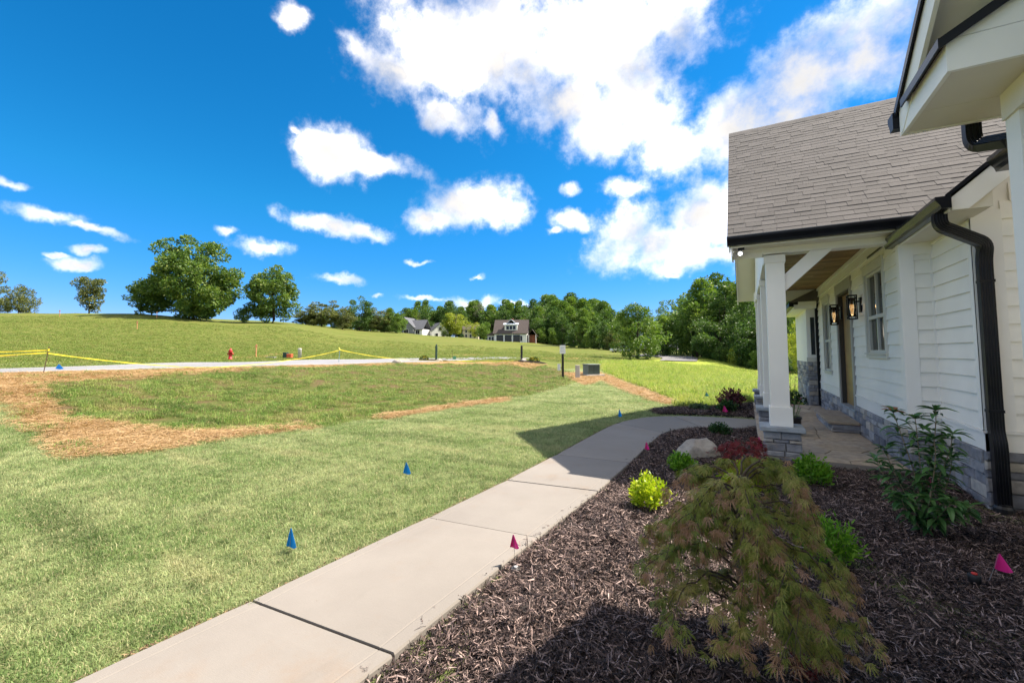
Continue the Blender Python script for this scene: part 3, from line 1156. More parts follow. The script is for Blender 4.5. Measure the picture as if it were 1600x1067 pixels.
# hillside turf
hc = proto_collection('hill_tufts', [blade_mesh('hill_tuft', 22, .22, .05, .14, .02, .9, HILLB, 60 + s) for s in range(5)])
x, y, w = sample_fan(60000, 17, 100, -120, 1010, 1.0)
ok = ((x < -31.2) | (w > 42)) & (tall_at(x, y) < .5) & (rough_at(x, y) < .4)
x, y, w = x[ok], y[ok], w[ok]
sc = rng.uniform(.6, 1.3, len(x)) * np.clip(.7 + w * .012, .8, 1.9)
scatter('hillside_grass', np.stack([x, y, ground_z(x, y)], 1), euler(len(x), .12), np.stack([sc, sc, sc * rng.uniform(.3, .7, len(x))], 1), hc, 'short green grass growing over the far hillside')


# straw
def shard_mesh(name, n, rad, l0, l1, w0, w1, zspan, tilt, m, seed):
    rg = np.random.default_rng(seed)
    V = []; F = []
    for i in range(n):
        a = rg.uniform(0, 2 * math.pi); r = rad * math.sqrt(rg.uniform())
        c = np.array([r * math.cos(a), r * math.sin(a), rg.uniform(*zspan)])
        th = rg.uniform(0, math.pi); ti = rg.normal(0, tilt)
        d = np.array([math.cos(th) * math.cos(ti), math.sin(th) * math.cos(ti), math.sin(ti)])
        s = np.array([-math.sin(th), math.cos(th), rg.normal(0, .5)]); s /= np.linalg.norm(s)
        up = np.cross(d, s)
        L = rg.uniform(l0, l1); wd = rg.uniform(w0, w1)
        b = len(V)
        k = rg.uniform(-.15, .15) * L
        for (t, ww, e) in ((-.5, .35, 0), (-.05, 1, k), (.5, .3, rg.uniform(-.1, .1) * L)):
            V.append(c + d * L * t + s * wd * ww / 2 + up * e); V.append(c + d * L * t - s * wd * ww / 2 + up * e)
        V.append(c - up * wd * .45)
        F += [(b, b + 1, b + 3, b + 2), (b + 2, b + 3, b + 5, b + 4)]
    return np_mesh(name, V, [np.array(F)], [m])


STRAWM = leafy('straw_strands', [(0, (.28, .165, .07)), (.5, (.46, .30, .145)), (1, (.56, .41, .22))], .15, .6)
MULCHM = leafy('mulch_shards', [(0, (.010, .007, .007)), (.35, (.032, .021, .019)), (.65, (.10, .066, .058)), (.87, (.27, .19, .165)), (1, (.46, .345, .31))], .0, .8)
sc_ = proto_collection('straw_bits', [shard_mesh('straw_bit', 34, .17, .07, .2, .004, .008, (0, .03), .15, STRAWM, s) for s in range(5)])
x, y, w = sample_fan(60000, 6, 34, -150, 1060, .9)
ok = (straw_at(x, y) > .5 + rng.uniform(-.25, .25, len(x))) & off_beds(x, y) & (x > -25.0)
x, y, w = x[ok], y[ok], w[ok]
sc = rng.uniform(.8, 1.4, len(x))
scatter('loose_straw', np.stack([x, y, ground_z(x, y) + .008], 1), euler(len(x), .1), np.stack([sc, sc, sc], 1), sc_, 'loose golden straw spread over bare soil')
# dry thatch and soil crumbs along the edge of the walk, and a few chips lying on it
ed = cl[NS:int(9.5 * NS)]
k = rng.integers(0, len(ed) - 1, 2600); f_ = rng.uniform(0, 1, 2600)[:, None]
e_ = ed[k] * (1 - f_) + ed[k + 1] * f_
e_[:, 0] -= np.abs(rng.normal(0, .022, 2600)) - .004
THATCH = leafy('dry_edge_thatch', [(0, (.05, .03, .018)), (.5, (.16, .10, .055)), (1, (.34, .24, .13))], .0, .8)
tb_ = proto_collection('thatch_bits', [shard_mesh('thatch_bit', 16, .05, .015, .05, .003, .008, (0, .02), .3, THATCH, 130 + s) for s in range(4)])
sc = rng.uniform(.5, 1.0, 2600)
scatter('edge_thatch', np.column_stack([e_, ground_z(e_[:, 0], e_[:, 1]) + .006]), euler(2600, .15), np.stack([sc, sc, sc], 1), tb_, 'dry thatch and soil crumbs along the lawn edge of the walk')
# mulch
mc = proto_collection('mulch_bits', [shard_mesh('mulch_bit', 42, .075, .010, .058 + .012 * (s % 3), .0025, .0085, (.0, .022), .34, MULCHM, 90 + s) for s in range(12)])
xs = []; ys = []
n = 30000
y = -0.5 + 10.6 * rng.uniform(0, 1, n) ** 1.25
xe = right_edge(y)
x = xe + .01 + (2.35 - xe) * rng.uniform(0, 1, n)
ok = ~((x > 1.55) & (y < 3.95)) & ~((x > .2) & (y > 7.22)) & ~((x > 2.1) & (y > 6.1)) & ~((x > 1.8) & (y > 7.2)) & ~((x > .17) & (x < .67) & (y > 7.15))
x, y = x[ok], y[ok]
z = bed_z(x, y) * np.clip((x - right_edge(y)) / (2.6 - right_edge(y)) * 12, 0, 1) - .004
for_k = rng.integers(0, int(11 * NS), 40)
x3 = crr[for_k, 0] - np.abs(rng.normal(0, .05, 40)); y3 = crr[for_k, 1] + rng.uniform(-.1, .1, 40)
x2 = rng.uniform(-2.3, .3, 2600); y2 = rng.uniform(11.2, 15, 2600)
ok = in_poly(x2, y2, BED2)
x = np.concatenate([x, x2[ok]]); y = np.concatenate([y, y2[ok]]); z = np.concatenate([z, np.full(ok.sum(), .045)])
sc = rng.uniform(.75, 1.3, len(x)) * np.clip(.9 + .03 * depth_(x, y), .9, 1.3)
x = np.concatenate([x, x3]); y = np.concatenate([y, y3]); z = np.concatenate([z, np.full(40, WALK_Z - .004)]); sc = np.concatenate([sc, rng.uniform(.12, .3, 40)])
scatter('mulch_chips', np.stack([x, y, z], 1), euler(len(x), .25), np.stack([sc, sc, sc], 1), mc, 'shredded dark brown bark mulch covering the beds')

# ================================================================== THE HOUSE
house = thing('house', 'white clapboard house with stone base, covered porch and black gutters', 'house', (1.82, 7.25, 0))
bpy.context.view_layer.update()
HINV = house.matrix_world.inverted()


def hp(o, parent=None):
    """parent a world-space mesh to the house (or one of its parts), keeping it where it is"""
    o.parent = parent or house
    o.matrix_parent_inverse = HINV
    return o


def hpart(name, mb, m, parent=None, smooth=False):
    return hp(mb.build(name, m, None, smooth), parent)


def hsub(name, mb, m, parent, smooth=False):
    o = mb.build(name, m, None, smooth)
    o.parent = parent
    return o


XP, XS, YS, YF = 1.824, 2.126, 7.25, 6.15   # porch wall, recess side wall, recess front, wing front


class Plane:
    """upright wall plane: point O, direction a along it, outward normal n (all level)"""
    def __init__(s, O, a, n):
        s.O = np.array([O[0], O[1], 0.0]); s.a = np.array([a[0], a[1], 0.0]); s.n = np.array([n[0], n[1], 0.0])

    def p(s, u, z, d=0.0):
        return s.O + s.a * u + s.n * d + np.array([0, 0, z])

    def slab(s, mb, u0, u1, z0, z1, d0, d1):
        mb.hexa([s.p(u0, z0, d0), s.p(u1, z0, d0), s.p(u1, z0, d1), s.p(u0, z0, d1), s.p(u0, z1, d0), s.p(u1, z1, d0), s.p(u1, z1, d1), s.p(u0, z1, d1)])
        return mb


PW = Plane((XP, YS), (0, 1), (-1, 0))       # porch wall, u along +Y
SW = Plane((XS, YF), (0, 1), (-1, 0))       # recess side wall
RW = Plane((XP, YS), (1, 0), (0, -1))       # narrow return facing the camera
FW_ = Plane((XS, YF), (1, 0), (0, -1))      # wing front facing the camera
GW = Plane((1.60, 3.98), (0, -1), (-1, 0))  # near block, side towards the walk


def lap(parent, P, u0, u1, z0, z1, openings=(), exposure=.178, top=None, first=None):
    z = z0
    while z < z1 - .01:
        zt = min(z + exposure, z1)
        ivs = [(u0, u1)]
        extra = []
        for (a, b, za, zb) in openings:
            if za < zt - .004 and zb > z + .004:
                nv = []
                for (p, q) in ivs:
                    if b <= p or a >= q: nv.append((p, q)); continue
                    if za > z + .015 and za < zt: extra.append((max(p, a), min(q, b), z, za))
                    if zb < zt - .015 and zb > z: extra.append((max(p, a), min(q, b), zb, zt))
                    if a > p: nv.append((p, a))
                    if b < q: nv.append((b, q))
                ivs = nv
        for (p, q) in ivs:
            if q - p < .01: continue
            pieces = [(p, q)]
            if q - p > 3.4:
                c = p + (q - p) * random.uniform(.35, .65)
                pieces = [(p, c - .0012), (c + .0012, q)]
            for (pp, qq) in pieces:
                if top is not None:      # gable: cut the ends along the rake
                    qq2 = min(qq, top(zt)[1]); pp2 = max(pp, top(zt)[0])
                    if qq2 - pp2 < .03: continue
                    pp_, qq_ = pp2, qq2
                else:
                    pp_, qq_ = pp, qq
                mb = MB()
                o0, o1 = .026, .006
                zz = z + .002
                mb.hexa([P.p(pp_, zz, 0), P.p(qq_, zz, 0), P.p(qq_, zz, o0), P.p(pp_, zz, o0), P.p(pp_, zt + .012, 0), P.p(qq_, zt + .012, 0), P.p(qq_, zt + .012, o1), P.p(pp_, zt + .012, o1)])
                hsub('plank', mb, WHITE, parent)
        for (p, q, e0, e1) in extra:
            hsub('plank', MB().hexa([P.p(p, e0, 0), P.p(q, e0, 0), P.p(q, e0, .024), P.p(p, e0, .024), P.p(p, e1, 0), P.p(q, e1, 0), P.p(q, e1, .008), P.p(p, e1, .008)]), WHITE, parent)
        z += exposure


def stones(parent, P, u0, u1, z0, z1, depth=.045, mean=.28, rows=None, m=None, seed=0):
    rg = random.Random(seed)
    zs = [z0]
    while zs[-1] < z1 - .05:
        zs.append(zs[-1] + rg.choice([.055, .075, .09, .11, .13]))
    k = (z1 - z0) / (zs[-1] - z0)
    zs = [z0 + (q - z0) * k for q in zs]
    for za, zb in zip(zs[:-1], zs[1:]):
        u = u0
        while u < u1 - 1e-4:
            wdt = mean * rg.uniform(.55, 1.6)
            if u1 - (u + wdt) < mean * .5: wdt = u1 - u
            d = depth * rg.uniform(.65, 1.25)
            g_ = .0035
            a, b, c, e = u + g_, u + wdt - g_, za + g_, zb - g_
            j = lambda q=.004: rg.uniform(-q, q)
            i1 = .010
            mb = MB()
            ring0 = [(a, c, .0), (b, c, .0), (b, e, .0), (a, e, .0)]
            ring1 = [(a + j(), c + j(), d - .012), (b + j(), c + j(), d - .012), (b + j(), e + j(), d - .012), (a + j(), e + j(), d - .012)]
            mu, mz = (a + b) / 2 + j(.03), (c + e) / 2 + j(.008)
            ring2 = [(a + i1 + j(), c + i1 + j(), d + j()), (mu, c + i1 + j(), d + j(.008)), (b - i1 + j(), c + i1 + j(), d + j()), (b - i1 + j(), e - i1 + j(), d + j()), (mu, e - i1 + j(), d + j(.008)), (a + i1 + j(), e - i1 + j(), d + j())]
            mb.v = [tuple(P.p(*q)) for q in ring0 + ring1 + ring2]
            mb.f = [(0, 1, 5, 4), (1, 2, 6, 5), (2, 3, 7, 6), (3, 0, 4, 7), (4, 5, 10, 9, 8), (5, 6, 11, 10), (6, 7, 13, 12, 11), (7, 4, 8, 13), (8, 9, 12, 13), (9, 10, 11, 12), (3, 2, 1, 0)]
            hsub('stone', mb, m or STONE, parent)
            u += wdt


# ---- solid wall cores
core = MB()
core.box(XP + .002, 7.0, YS + .002, 8.02, .0, 3.3)
porch_wall = hpart('porch_wall', MB().box(XP, 1.94, YS + .002, 7.98, .0, 3.3).box(XP, 1.94, 7.98, 9.15, .0, 1.50).box(XP, 1.94, 7.98, 9.15, 2.95, 3.3).box(XP, 1.94, 9.15, 10.2, .0, 3.3)
                   .box(XP, 1.94, 10.2, 11.66, .0, .48).box(XP, 1.94, 10.2, 11.66, 2.98, 3.3).box(XP, 1.94, 11.66, 12.62, .0, 3.3).box(XP, 1.94, 12.62, 13.6, .0, 1.08).box(XP, 1.94, 12.62, 13.6, 2.93, 3.3).box(XP, 1.94, 13.6, 14.6, .0, 3.3), MORTAR)
opens = [(.73, 1.90, 1.47, 2.98), (2.92, 4.43, .0, 3.02), (5.35, 6.35, 1.03, 2.95)]
lap(porch_wall, PW, .10, 7.28, .778, 3.09, opens)
stones(porch_wall, PW, .0, 2.92, .06, .574, seed=3)
stones(porch_wall, PW, 2.92, 4.43, .06, .44, seed=4)
stones(porch_wall, PW, 4.43, 7.33, .06, .574, seed=5)
for a, b in ((.0, 2.92), (4.43, 7.33)):
    mb = PW.slab(MB(), a, b, .576, .752, 0, .026); PW.slab(mb, a, b, .752, .776, 0, .042)
    hsub('skirt_board', mb, TRIM, porch_wall)
hsub('corner_board', PW.slab(MB(), -.022, .10, .778, 3.09, 0, .036), TRIM, porch_wall)
hsub('corner_board', PW.slab(MB(), 7.28, 7.34, .778, 3.09, 0, .028), TRIM, porch_wall)
mb = PW.slab(MB(), -.022, 7.34, 3.09, 3.296, 0, .030); PW.slab(mb, -.022, 7.34, 3.075, 3.10, 0, .045); PW.slab(mb, -.022, 7.34, 3.235, 3.298, 0, .060)
hsub('frieze_board', mb, TRIM, porch_wall)

# narrow return
ret = hpart('return_wall', MB().box(XP + .004, XS + .1, YS, YS + .1, 0, 2.98), MORTAR)
lap(ret, RW, .110, .300, .778, 2.80, exposure=.178)
hsub('corner_board', RW.slab(MB(), -.028, .108, .778, 2.96, 0, .026), TRIM, ret)
hsub('frieze_board', RW.slab(MB(), .108, .302, 2.81, 2.96, 0, .024), TRIM, ret)
stones(ret, RW, -.04, .27, .0, .574, seed=8)
mb = RW.slab(MB(), -.03, .30, .576, .752, 0, .026); RW.slab(mb, -.045, .30, .752, .776, 0, .042)
hsub('skirt_board', mb, TRIM, ret)
# recess side wall
side = hpart('side_wall', MB().box(XS, XS + .1, YF + .002, YS, 0, 2.98), MORTAR)
lap(side, SW, .085, 1.085, .778, 2.95)
hsub('corner_board', SW.slab(MB(), -.022, .084, .778, 2.95, 0, .028), TRIM, side)
hsub('inside_corner_strip', SW.slab(MB(), 1.078, 1.104, .778, 2.95, 0, .040), TRIM, side)
stones(side, SW, .0, 1.06, -.02, .574, mean=.24, seed=11)
mb = SW.slab(MB(), -.026, 1.06, .576, .752, 0, .026); SW.slab(mb, -.040, 1.06, .752, .776, 0, .042)
hsub('skirt_board', mb, TRIM, side)
# wing front under the gable
RK = .905                     # rise of the wing roof
EV_X, EV_Z = 1.80, 2.96       # its eave (underside)
front = hpart('wing_front_wall', MB().box(XS + .002, 6.6, YF, YF + .1, 0, .58), MORTAR)
hsub('sheathing', MB().prism([(XS + .002, YF, .582), (6.6, YF, .582), (6.6, YF, 3.0), (4.3, YF, EV_Z + RK * 2.4), (XS + .002, YF, EV_Z + RK * .28)], (0, .1, 0)), WHITE, front)
gable_top = lambda z: (max(.20, (z - (EV_Z + RK * (XS - EV_X)) + .23) / RK), 4.4)
lap(front, FW_, .20, 2.4, .778, 4.4, top=gable_top)
hsub('corner_board', FW_.slab(MB(), -.028, .20, .778, 3.02, 0, .026), TRIM, front)
mb = MB()
z_at = lambda x: EV_Z + RK * (x - EV_X)
mb.prism([(XS - .02, YF - .024, z_at(XS) - .03), (XS - .02, YF - .024, z_at(XS) - .19), (4.3, YF - .024, z_at(4.3) - .19), (4.3, YF - .024, z_at(4.3) - .0)], (0, .022, 0))
hsub('rake_frieze', mb, SOFFIT, front)
stones(front, FW_, -.04, 1.3, -.02, .574, seed=14, mean=.3)
mb = FW_.slab(MB(), -.03, 2.4, .576, .752, 0, .026); FW_.slab(mb, -.045, 2.4, .752, .776, 0, .042)
hsub('skirt_board', mb, TRIM, front)

# ---- wing roof: sloped slab, rake board, soffits, gutter
YR = 5.66                                     # rake plane
wr = hpart('wing_roof', MB().prism([(EV_X - .03, YR - .02, EV_Z + .135), (4.35, YR - .02, EV_Z + RK * 2.55 + .135), (6.9, YR - .02, EV_Z + .135), (6.9, YR - .02, EV_Z + .10), (4.35, YR - .02, EV_Z + RK * 2.55 + .10), (EV_X - .03, YR - .02, EV_Z + .10)], (0, 3.1, 0)), SHING)
hsub('rake_board', MB().prism([(EV_X + .02, YR, EV_Z - .01), (EV_X + .02, YR, EV_Z + .115), (4.35, YR, EV_Z + RK * 2.55 + .098), (4.35, YR, EV_Z + RK * 2.55 - .13), (EV_X + .14, YR, EV_Z - .01)], (0, .028, 0)), TRIM, wr)
hsub('drip_edge', MB().prism([(EV_X - .03, YR - .012, EV_Z + .10), (EV_X - .03, YR - .012, EV_Z + .145), (4.35, YR - .012, EV_Z + RK * 2.55 + .145), (4.35, YR - .012, EV_Z + RK * 2.55 + .085)], (0, -.014, 0)), BLACK, wr)
hsub('rake_soffit', MB().prism([(EV_X + .1, YR + .03, EV_Z + .0), (4.35, YR + .03, EV_Z + RK * 2.55 - .10), (4.35, YR + .03, EV_Z + RK * 2.55 - .08), (EV_X + .1, YR + .03, EV_Z + .02)], (0, YF - YR - .03, 0)), SOFFIT, wr)
hsub('return_board', MB().prism([(EV_X + .06, YR + .032, EV_Z - .008), (XS - .01, YR + .032, EV_Z - .008), (XS - .01, YR + .032, EV_Z + RK * (XS - EV_X) - .02), (EV_X + .10, YR + .032, EV_Z + .07)], (0, .022, 0)), SOFFIT, wr)
hsub('eave_soffit', MB().box(EV_X + .025, XS - .004, YR + .056, YS + .22, EV_Z, EV_Z + .016), SOFFIT, wr)
hsub('fascia', MB().box(EV_X - .002, EV_X + .022, YR + .03, YS + .24, EV_Z - .01, EV_Z + .115), TRIM, wr)


def kgutter(y0, y1, depth=.115, h=.118):
    """K profile in (out, z): out = away from the fascia"""
    return [(0, h), (0, .0), (depth * .62, .0), (depth * .70, h * .28), (depth * .93, h * .62), (depth, h * .74), (depth, h), (depth - .012, h), (depth - .014, h * .8), (depth * .62, h * .35), (.012, h * .22), (.012, h)]


pr = [(EV_X - .004 - q, YR - .06, EV_Z + .0 + z) for q, z in kgutter(0, 1)]
gut = hpart('gutter', MB().prism(pr, (0, 1.90, 0)), BRONZE)
hsub('end_cap', MB().prism([(EV_X - .004 - q, YR - .068, EV_Z + z) for q, z in kgutter(0, 1)[:7]], (0, .006, 0)), BLACK, gut)


def downspout(path, w=.046, d=.034, m=BLACK, bands=(), parent=None, up=(0, 1, 0)):
    """corrugated rectangular pipe; straps at the given heights"""
    mb = MB()
    P = [np.asarray(p, float) for p in path]
    # rounded corners
    pts = [P[0]]
    for i in range(1, len(P) - 1):
        a, b, c = P[i - 1], P[i], P[i + 1]
        r = min(.085, np.linalg.norm(b - a) * .45, np.linalg.norm(c - b) * .45)
        p0 = b + (a - b) / np.linalg.norm(a - b) * r; p1 = b + (c - b) / np.linalg.norm(c - b) * r
        for t in np.linspace(0, 1, 6):
            pts.append((1 - t) ** 2 * p0 + 2 * t * (1 - t) * b + t * t * p1)
    pts.append(P[-1])
    mb.tube(pts, 1.0, sq=(w, d), up=up)
    sp = hpart('downspout', mb, m)
    # ribs on the two faces
    for s_ in (-.6, -.2, .2, .6):
        rb = MB()
        for f_ in (-1, 1):
            off = []
            for i in range(len(pts)):
                t = pts[min(i + 1, len(pts) - 1)] - pts[max(i - 1, 0)]; t /= np.linalg.norm(t)
                a = np.cross(t, np.asarray(up, float)); a /= np.linalg.norm(a) + 1e-9
                bb = np.cross(a, t)
                off.append(pts[i] + a * s_ * w + bb * f_ * (d + .001))
            rb.tube(off, .0042, n=4, up=up)
        hsub('rib', rb, m, sp)
    for (x, y, z) in bands:
        hsub('strap', MB().box(x - w - .006, x + w + .006, y - d - .006, y + d + .006, z - .014, z + .014), BLACK, sp)
    return sp


downspout([(1.775, 5.83, 2.98), (1.775, 5.83, 2.84), (2.165, 6.03, 2.66), (2.165, 6.085, 2.5), (2.165, 6.085, .78), (2.165, 6.045, .66), (2.165, 6.045, .04)], w=.052, d=.040, bands=[(2.165, 6.085, 2.28), (2.165, 6.085, .98)], up=(0, 1, 0))
hpart('drain_adapter', MB().lathe([(.075, -.02), (.075, .05), (.06, .075), (.06, .09)], 12, (2.165, 6.04, 0)), BLACKPL)
# second, higher gutter of the roof beyond the wing gable
pr = [(2.20 - q, 4.3, 3.24 + z) for q, z in kgutter(0, 1, .15, .14)]
hpart('gutter', MB().prism(pr, (0, 1.28, 0)), BRONZE)
hpart('upper_fascia', MB().box(2.205, 2.23, 4.3, 5.58, 3.22, 3.40).box(2.23, 2.8, 4.3, 5.58, 3.22, 3.24), SOFFIT)

# ---- porch roof
PE_Y, PE_Z = 6.96, 3.235        # eave edge, top of deck
RG_Y = 10.9
PS = .853
RG_Z = PE_Z + PS * (RG_Y - PE_Y)
XL, XR = -.17, 7.2
th = .03
sl = lambda y: PE_Z + PS * (y - PE_Y)
roof = hpart('porch_roof', MB().prism([(XL, PE_Y, PE_Z), (XL, RG_Y, RG_Z), (XL, 2 * RG_Y - PE_Y, PE_Z), (XL, 2 * RG_Y - PE_Y, PE_Z - th), (XL, RG_Y, RG_Z - th), (XL, PE_Y, PE_Z - th)], (XR - XL, 0, 0)), BLACKPL)
# shingles: every tab its own piece, nearest 300 as parts
ex = .143
sdir = np.array([0, 1, PS]); sdir /= np.linalg.norm(sdir)
snrm = np.array([0, -PS, 1.0]); snrm /= np.linalg.norm(snrm)
slen = (RG_Y - PE_Y) * math.hypot(1, PS)
tabs = []
row = 0
s = -.015
wids = (.165, .205, .25, .30)
while s < slen - .02:
    x = XL - .012 - random.uniform(0, .15)
    while x < 4.6:
        wi = random.randrange(4)
        x0 = max(x, XL - .012)
        if x0 < x + wids[wi] - .02:
            tabs.append((x0, min(x + wids[wi], 99), s, random.choice((0, 0, 1)), wi, x0 == x))
        x += wids[wi]
    s += ex
    row += 1


def tab_verts(w, hi):
    L = ex + .02
    t0 = .0085 + hi * .0035
    g_ = .0013
    # u across, v up the slope, t thickness
    return [(g_, 0, 0), (w - g_, 0, 0), (w - g_, L, .0), (g_, L, .0), (g_, 0, t0), (w - g_, 0, t0), (w - g_, L, .003 + hi * .003), (g_, L, .003 + hi * .003)]


def place(x, s, vs):
    o = np.array([x, PE_Y, PE_Z + .0015]) + sdir * s
    return [o + np.array([u, 0, 0]) + sdir * v + snrm * t for u, v, t in vs]


def vis(t):
    px, py, w_ = proj(place(t[0], t[2], [(.1, .05, 0)])[0])
    return w_ if px < 1590 else 90 + w_


order = sorted(range(len(tabs)), key=lambda i: vis(tabs[i]))
single = set(order[:300])
cache = {}
rest = MB()
FQ = ((0, 3, 2, 1), (4, 5, 6, 7), (0, 1, 5, 4), (1, 2, 6, 5), (2, 3, 7, 6), (3, 0, 4, 7))
for i, (x0, x1, s, hi, wi, full) in enumerate(tabs):
    w_ = x1 - x0
    if i in single:
        key = (round(w_, 3) if not full else wi, hi)
        if key not in cache:
            q = MB(); o_ = np.array([0, 0, 0.0])
            q.hexa([np.array([u, 0, 0]) + sdir * v + snrm * t for u, v, t in tab_verts(w_, hi)])
            cache[key] = q.mesh('shingle', SHING)
        ob = bpy.data.objects.new('shingle', cache[key])
        ob.location = np.array([x0, PE_Y, PE_Z + .0015]) + sdir * s
        link(ob); ob.parent = roof
    else:
        rest.hexa(place(x0, s, tab_verts(w_, hi)))
o = hsub('shingle_field', rest, SHING, roof); o['kind'] = 'stuff'
ridge = MB()
for k in range(34):
    x = XL - .01 + k * .145
    y0 = .14
    ridge.prism([(x, RG_Y - y0, RG_Z - y0 * PS + .012), (x, RG_Y, RG_Z + .02), (x, RG_Y + y0, RG_Z - y0 * PS + .012), (x, RG_Y + y0, RG_Z - y0 * PS + .006), (x, RG_Y, RG_Z + .010), (x, RG_Y - y0, RG_Z - y0 * PS + .006)], (.155, 0, .006 * (k % 2)))
hsub('ridge_cap', ridge, SHING, roof)
hsub('far_slope', MB().prism([(XL - .01, RG_Y, RG_Z + .004), (XL - .01, 2 * RG_Y - PE_Y + .02, PE_Z + .0), (XL - .01, 2 * RG_Y - PE_Y + .02, PE_Z + .012), (XL - .01, RG_Y, RG_Z + .018)], (XR - XL, 0, 0)), SHING, roof)
# rake boards on the lawn side, near and far slope, and their soffits
for sgn, nm in ((1, 'rake_board'), (-1, 'rake_board')):
    yy = lambda y: RG_Y - sgn * (RG_Y - y)
    mb = MB().prism([(XL + .003, yy(PE_Y + .01), PE_Z - .04), (XL + .003, yy(RG_Y), RG_Z - .034), (XL + .003, yy(RG_Y), RG_Z - .23), (XL + .003, yy(PE_Y + .01), PE_Z - .22)], (.026, 0, 0))
    hsub(nm, mb, TRIM, roof)
    mb = MB().prism([(XL + .03, yy(PE_Y + .05), PE_Z - .13), (XL + .03, yy(RG_Y), RG_Z - .165), (XL + .03, yy(RG_Y), RG_Z - .150), (XL + .03, yy(PE_Y + .05), PE_Z - .115)], (.46, 0, 0))
    hsub('rake_soffit', mb, SOFFIT, roof)
    mb = MB().prism([(XL - .012, yy(PE_Y), PE_Z - .045), (XL - .012, yy(RG_Y), RG_Z - .05), (XL - .012, yy(RG_Y), RG_Z + .002), (XL - .012, yy(PE_Y), PE_Z + .004)], (.012, 0, 0))
    hsub('drip_edge', mb, BLACK, roof)
# closed gable over the columns (lawn side) and the far end of the roof
gx0 = .31
gmb = MB().prism([(gx0, 7.32, 3.22), (gx0, 7.45, 3.30), (gx0, RG_Y, RG_Z - .18), (gx0, 2 * RG_Y - 7.45, 3.30), (gx0, 2 * RG_Y - 7.32, 3.22)], (.08, 0, 0))
hpart('porch_gable', gmb, WHITE)
hpart('attic_end', MB().prism([(XR - .2, 7.2, .0), (XR - .2, 14.6, .0), (XR - .2, 14.6, 3.2), (XR - .2, RG_Y, RG_Z - .2), (XR - .2, 7.2, 3.2)], (.1, 0, 0)), WHITE)
hpart('rear_wall', MB().box(XP + .1, XR - .2, 14.5, 14.6, 0, 3.2).box(XP + .12, XR - .2, 7.26, 7.3, 0, 3.2), WHITE)

# eave: fascia, soffit, gutter
hpart('fascia', MB().box(XL + .02, 2.2, PE_Y + .015, PE_Y + .04, 3.085, 3.205), TRIM)
hpart('porch_eave_soffit', MB().box(XL + .03, XP + .2, PE_Y + .041, 7.30, 3.10, 3.118), SOFFIT)
pr = [(XL - .01, PE_Y + .014 - q, 3.105 + z) for q, z in kgutter(0, 1, .12, .125)]
gut = hpart('gutter', MB().prism(pr, (2.23, 0, 0)), BLACK)
hsub('end_cap', MB().prism([(XL - .016, PE_Y + .014 - q, 3.105 + z) for q, z in kgutter(0, 1, .12, .125)[:7]], (.006, 0, 0)), BLACK, gut)
hsub('gutter_lip', MB().box(XL - .01, 2.05, PE_Y - .108, PE_Y - .086, 3.226, 3.234), simple('gutter_lip_highlight', (.16, .17, .19), .4, .1), gut)  # pale grey strip paints the highlight along the black gutter's lip
downspout([(1.745, 6.905, 3.12), (1.745, 6.905, 3.08), (1.745, 6.905, 3.03)], w=.045, d=.034)
# boxed return at the lawn end of the eave
mb = MB().box(XL + .035, XL + .055, PE_Y + .044, 7.52, 2.97, 3.098).box(XL + .057, .268, 7.302, 7.32, 2.97, 3.098)
hpart('eave_return', mb, TRIM)

# beams
mb = MB().box(.27, XP - .05, 7.30, 7.53, 3.01, 3.30, .004)
hpart('porch_beam', mb, TRIM)
mb = MB().box(.295, .525, 7.532, 14.25, 3.0, 3.30, .004)
hpart('porch_beam', mb, TRIM)
mb = MB().box(.27, XP - .05, 14.252, 14.48, 3.02, 3.30, .004)
hpart('porch_beam', mb, TRIM)
for nm, y0 in (('knee_brace', 7.33), ('knee_brace', 14.28)):
    pts = [(.525, y0, 2.44), (.525, y0, 2.685), (.86, y0, 3.008), (1.115, y0, 3.008)]
    hpart(nm, MB().prism(pts, (0, .17, 0)), TRIM)
# ceiling boards
ceil = hpart('porch_ceiling', MB().box(.526, XP - .03, 7.532, 14.25, 3.318, 3.34), BLACKPL)
y = 7.535
while y < 14.24:
    cut = random.uniform(.75, 1.6)
    for xa, xb in ((.527, cut - .001), (cut + .001, XP - .062)):
        hsub('ceiling_plank', MB().box(xa, xb, y, min(y + .118, 14.249), 3.299 + random.uniform(0, .003), 3.317), CEILW, ceil)
    y += .122

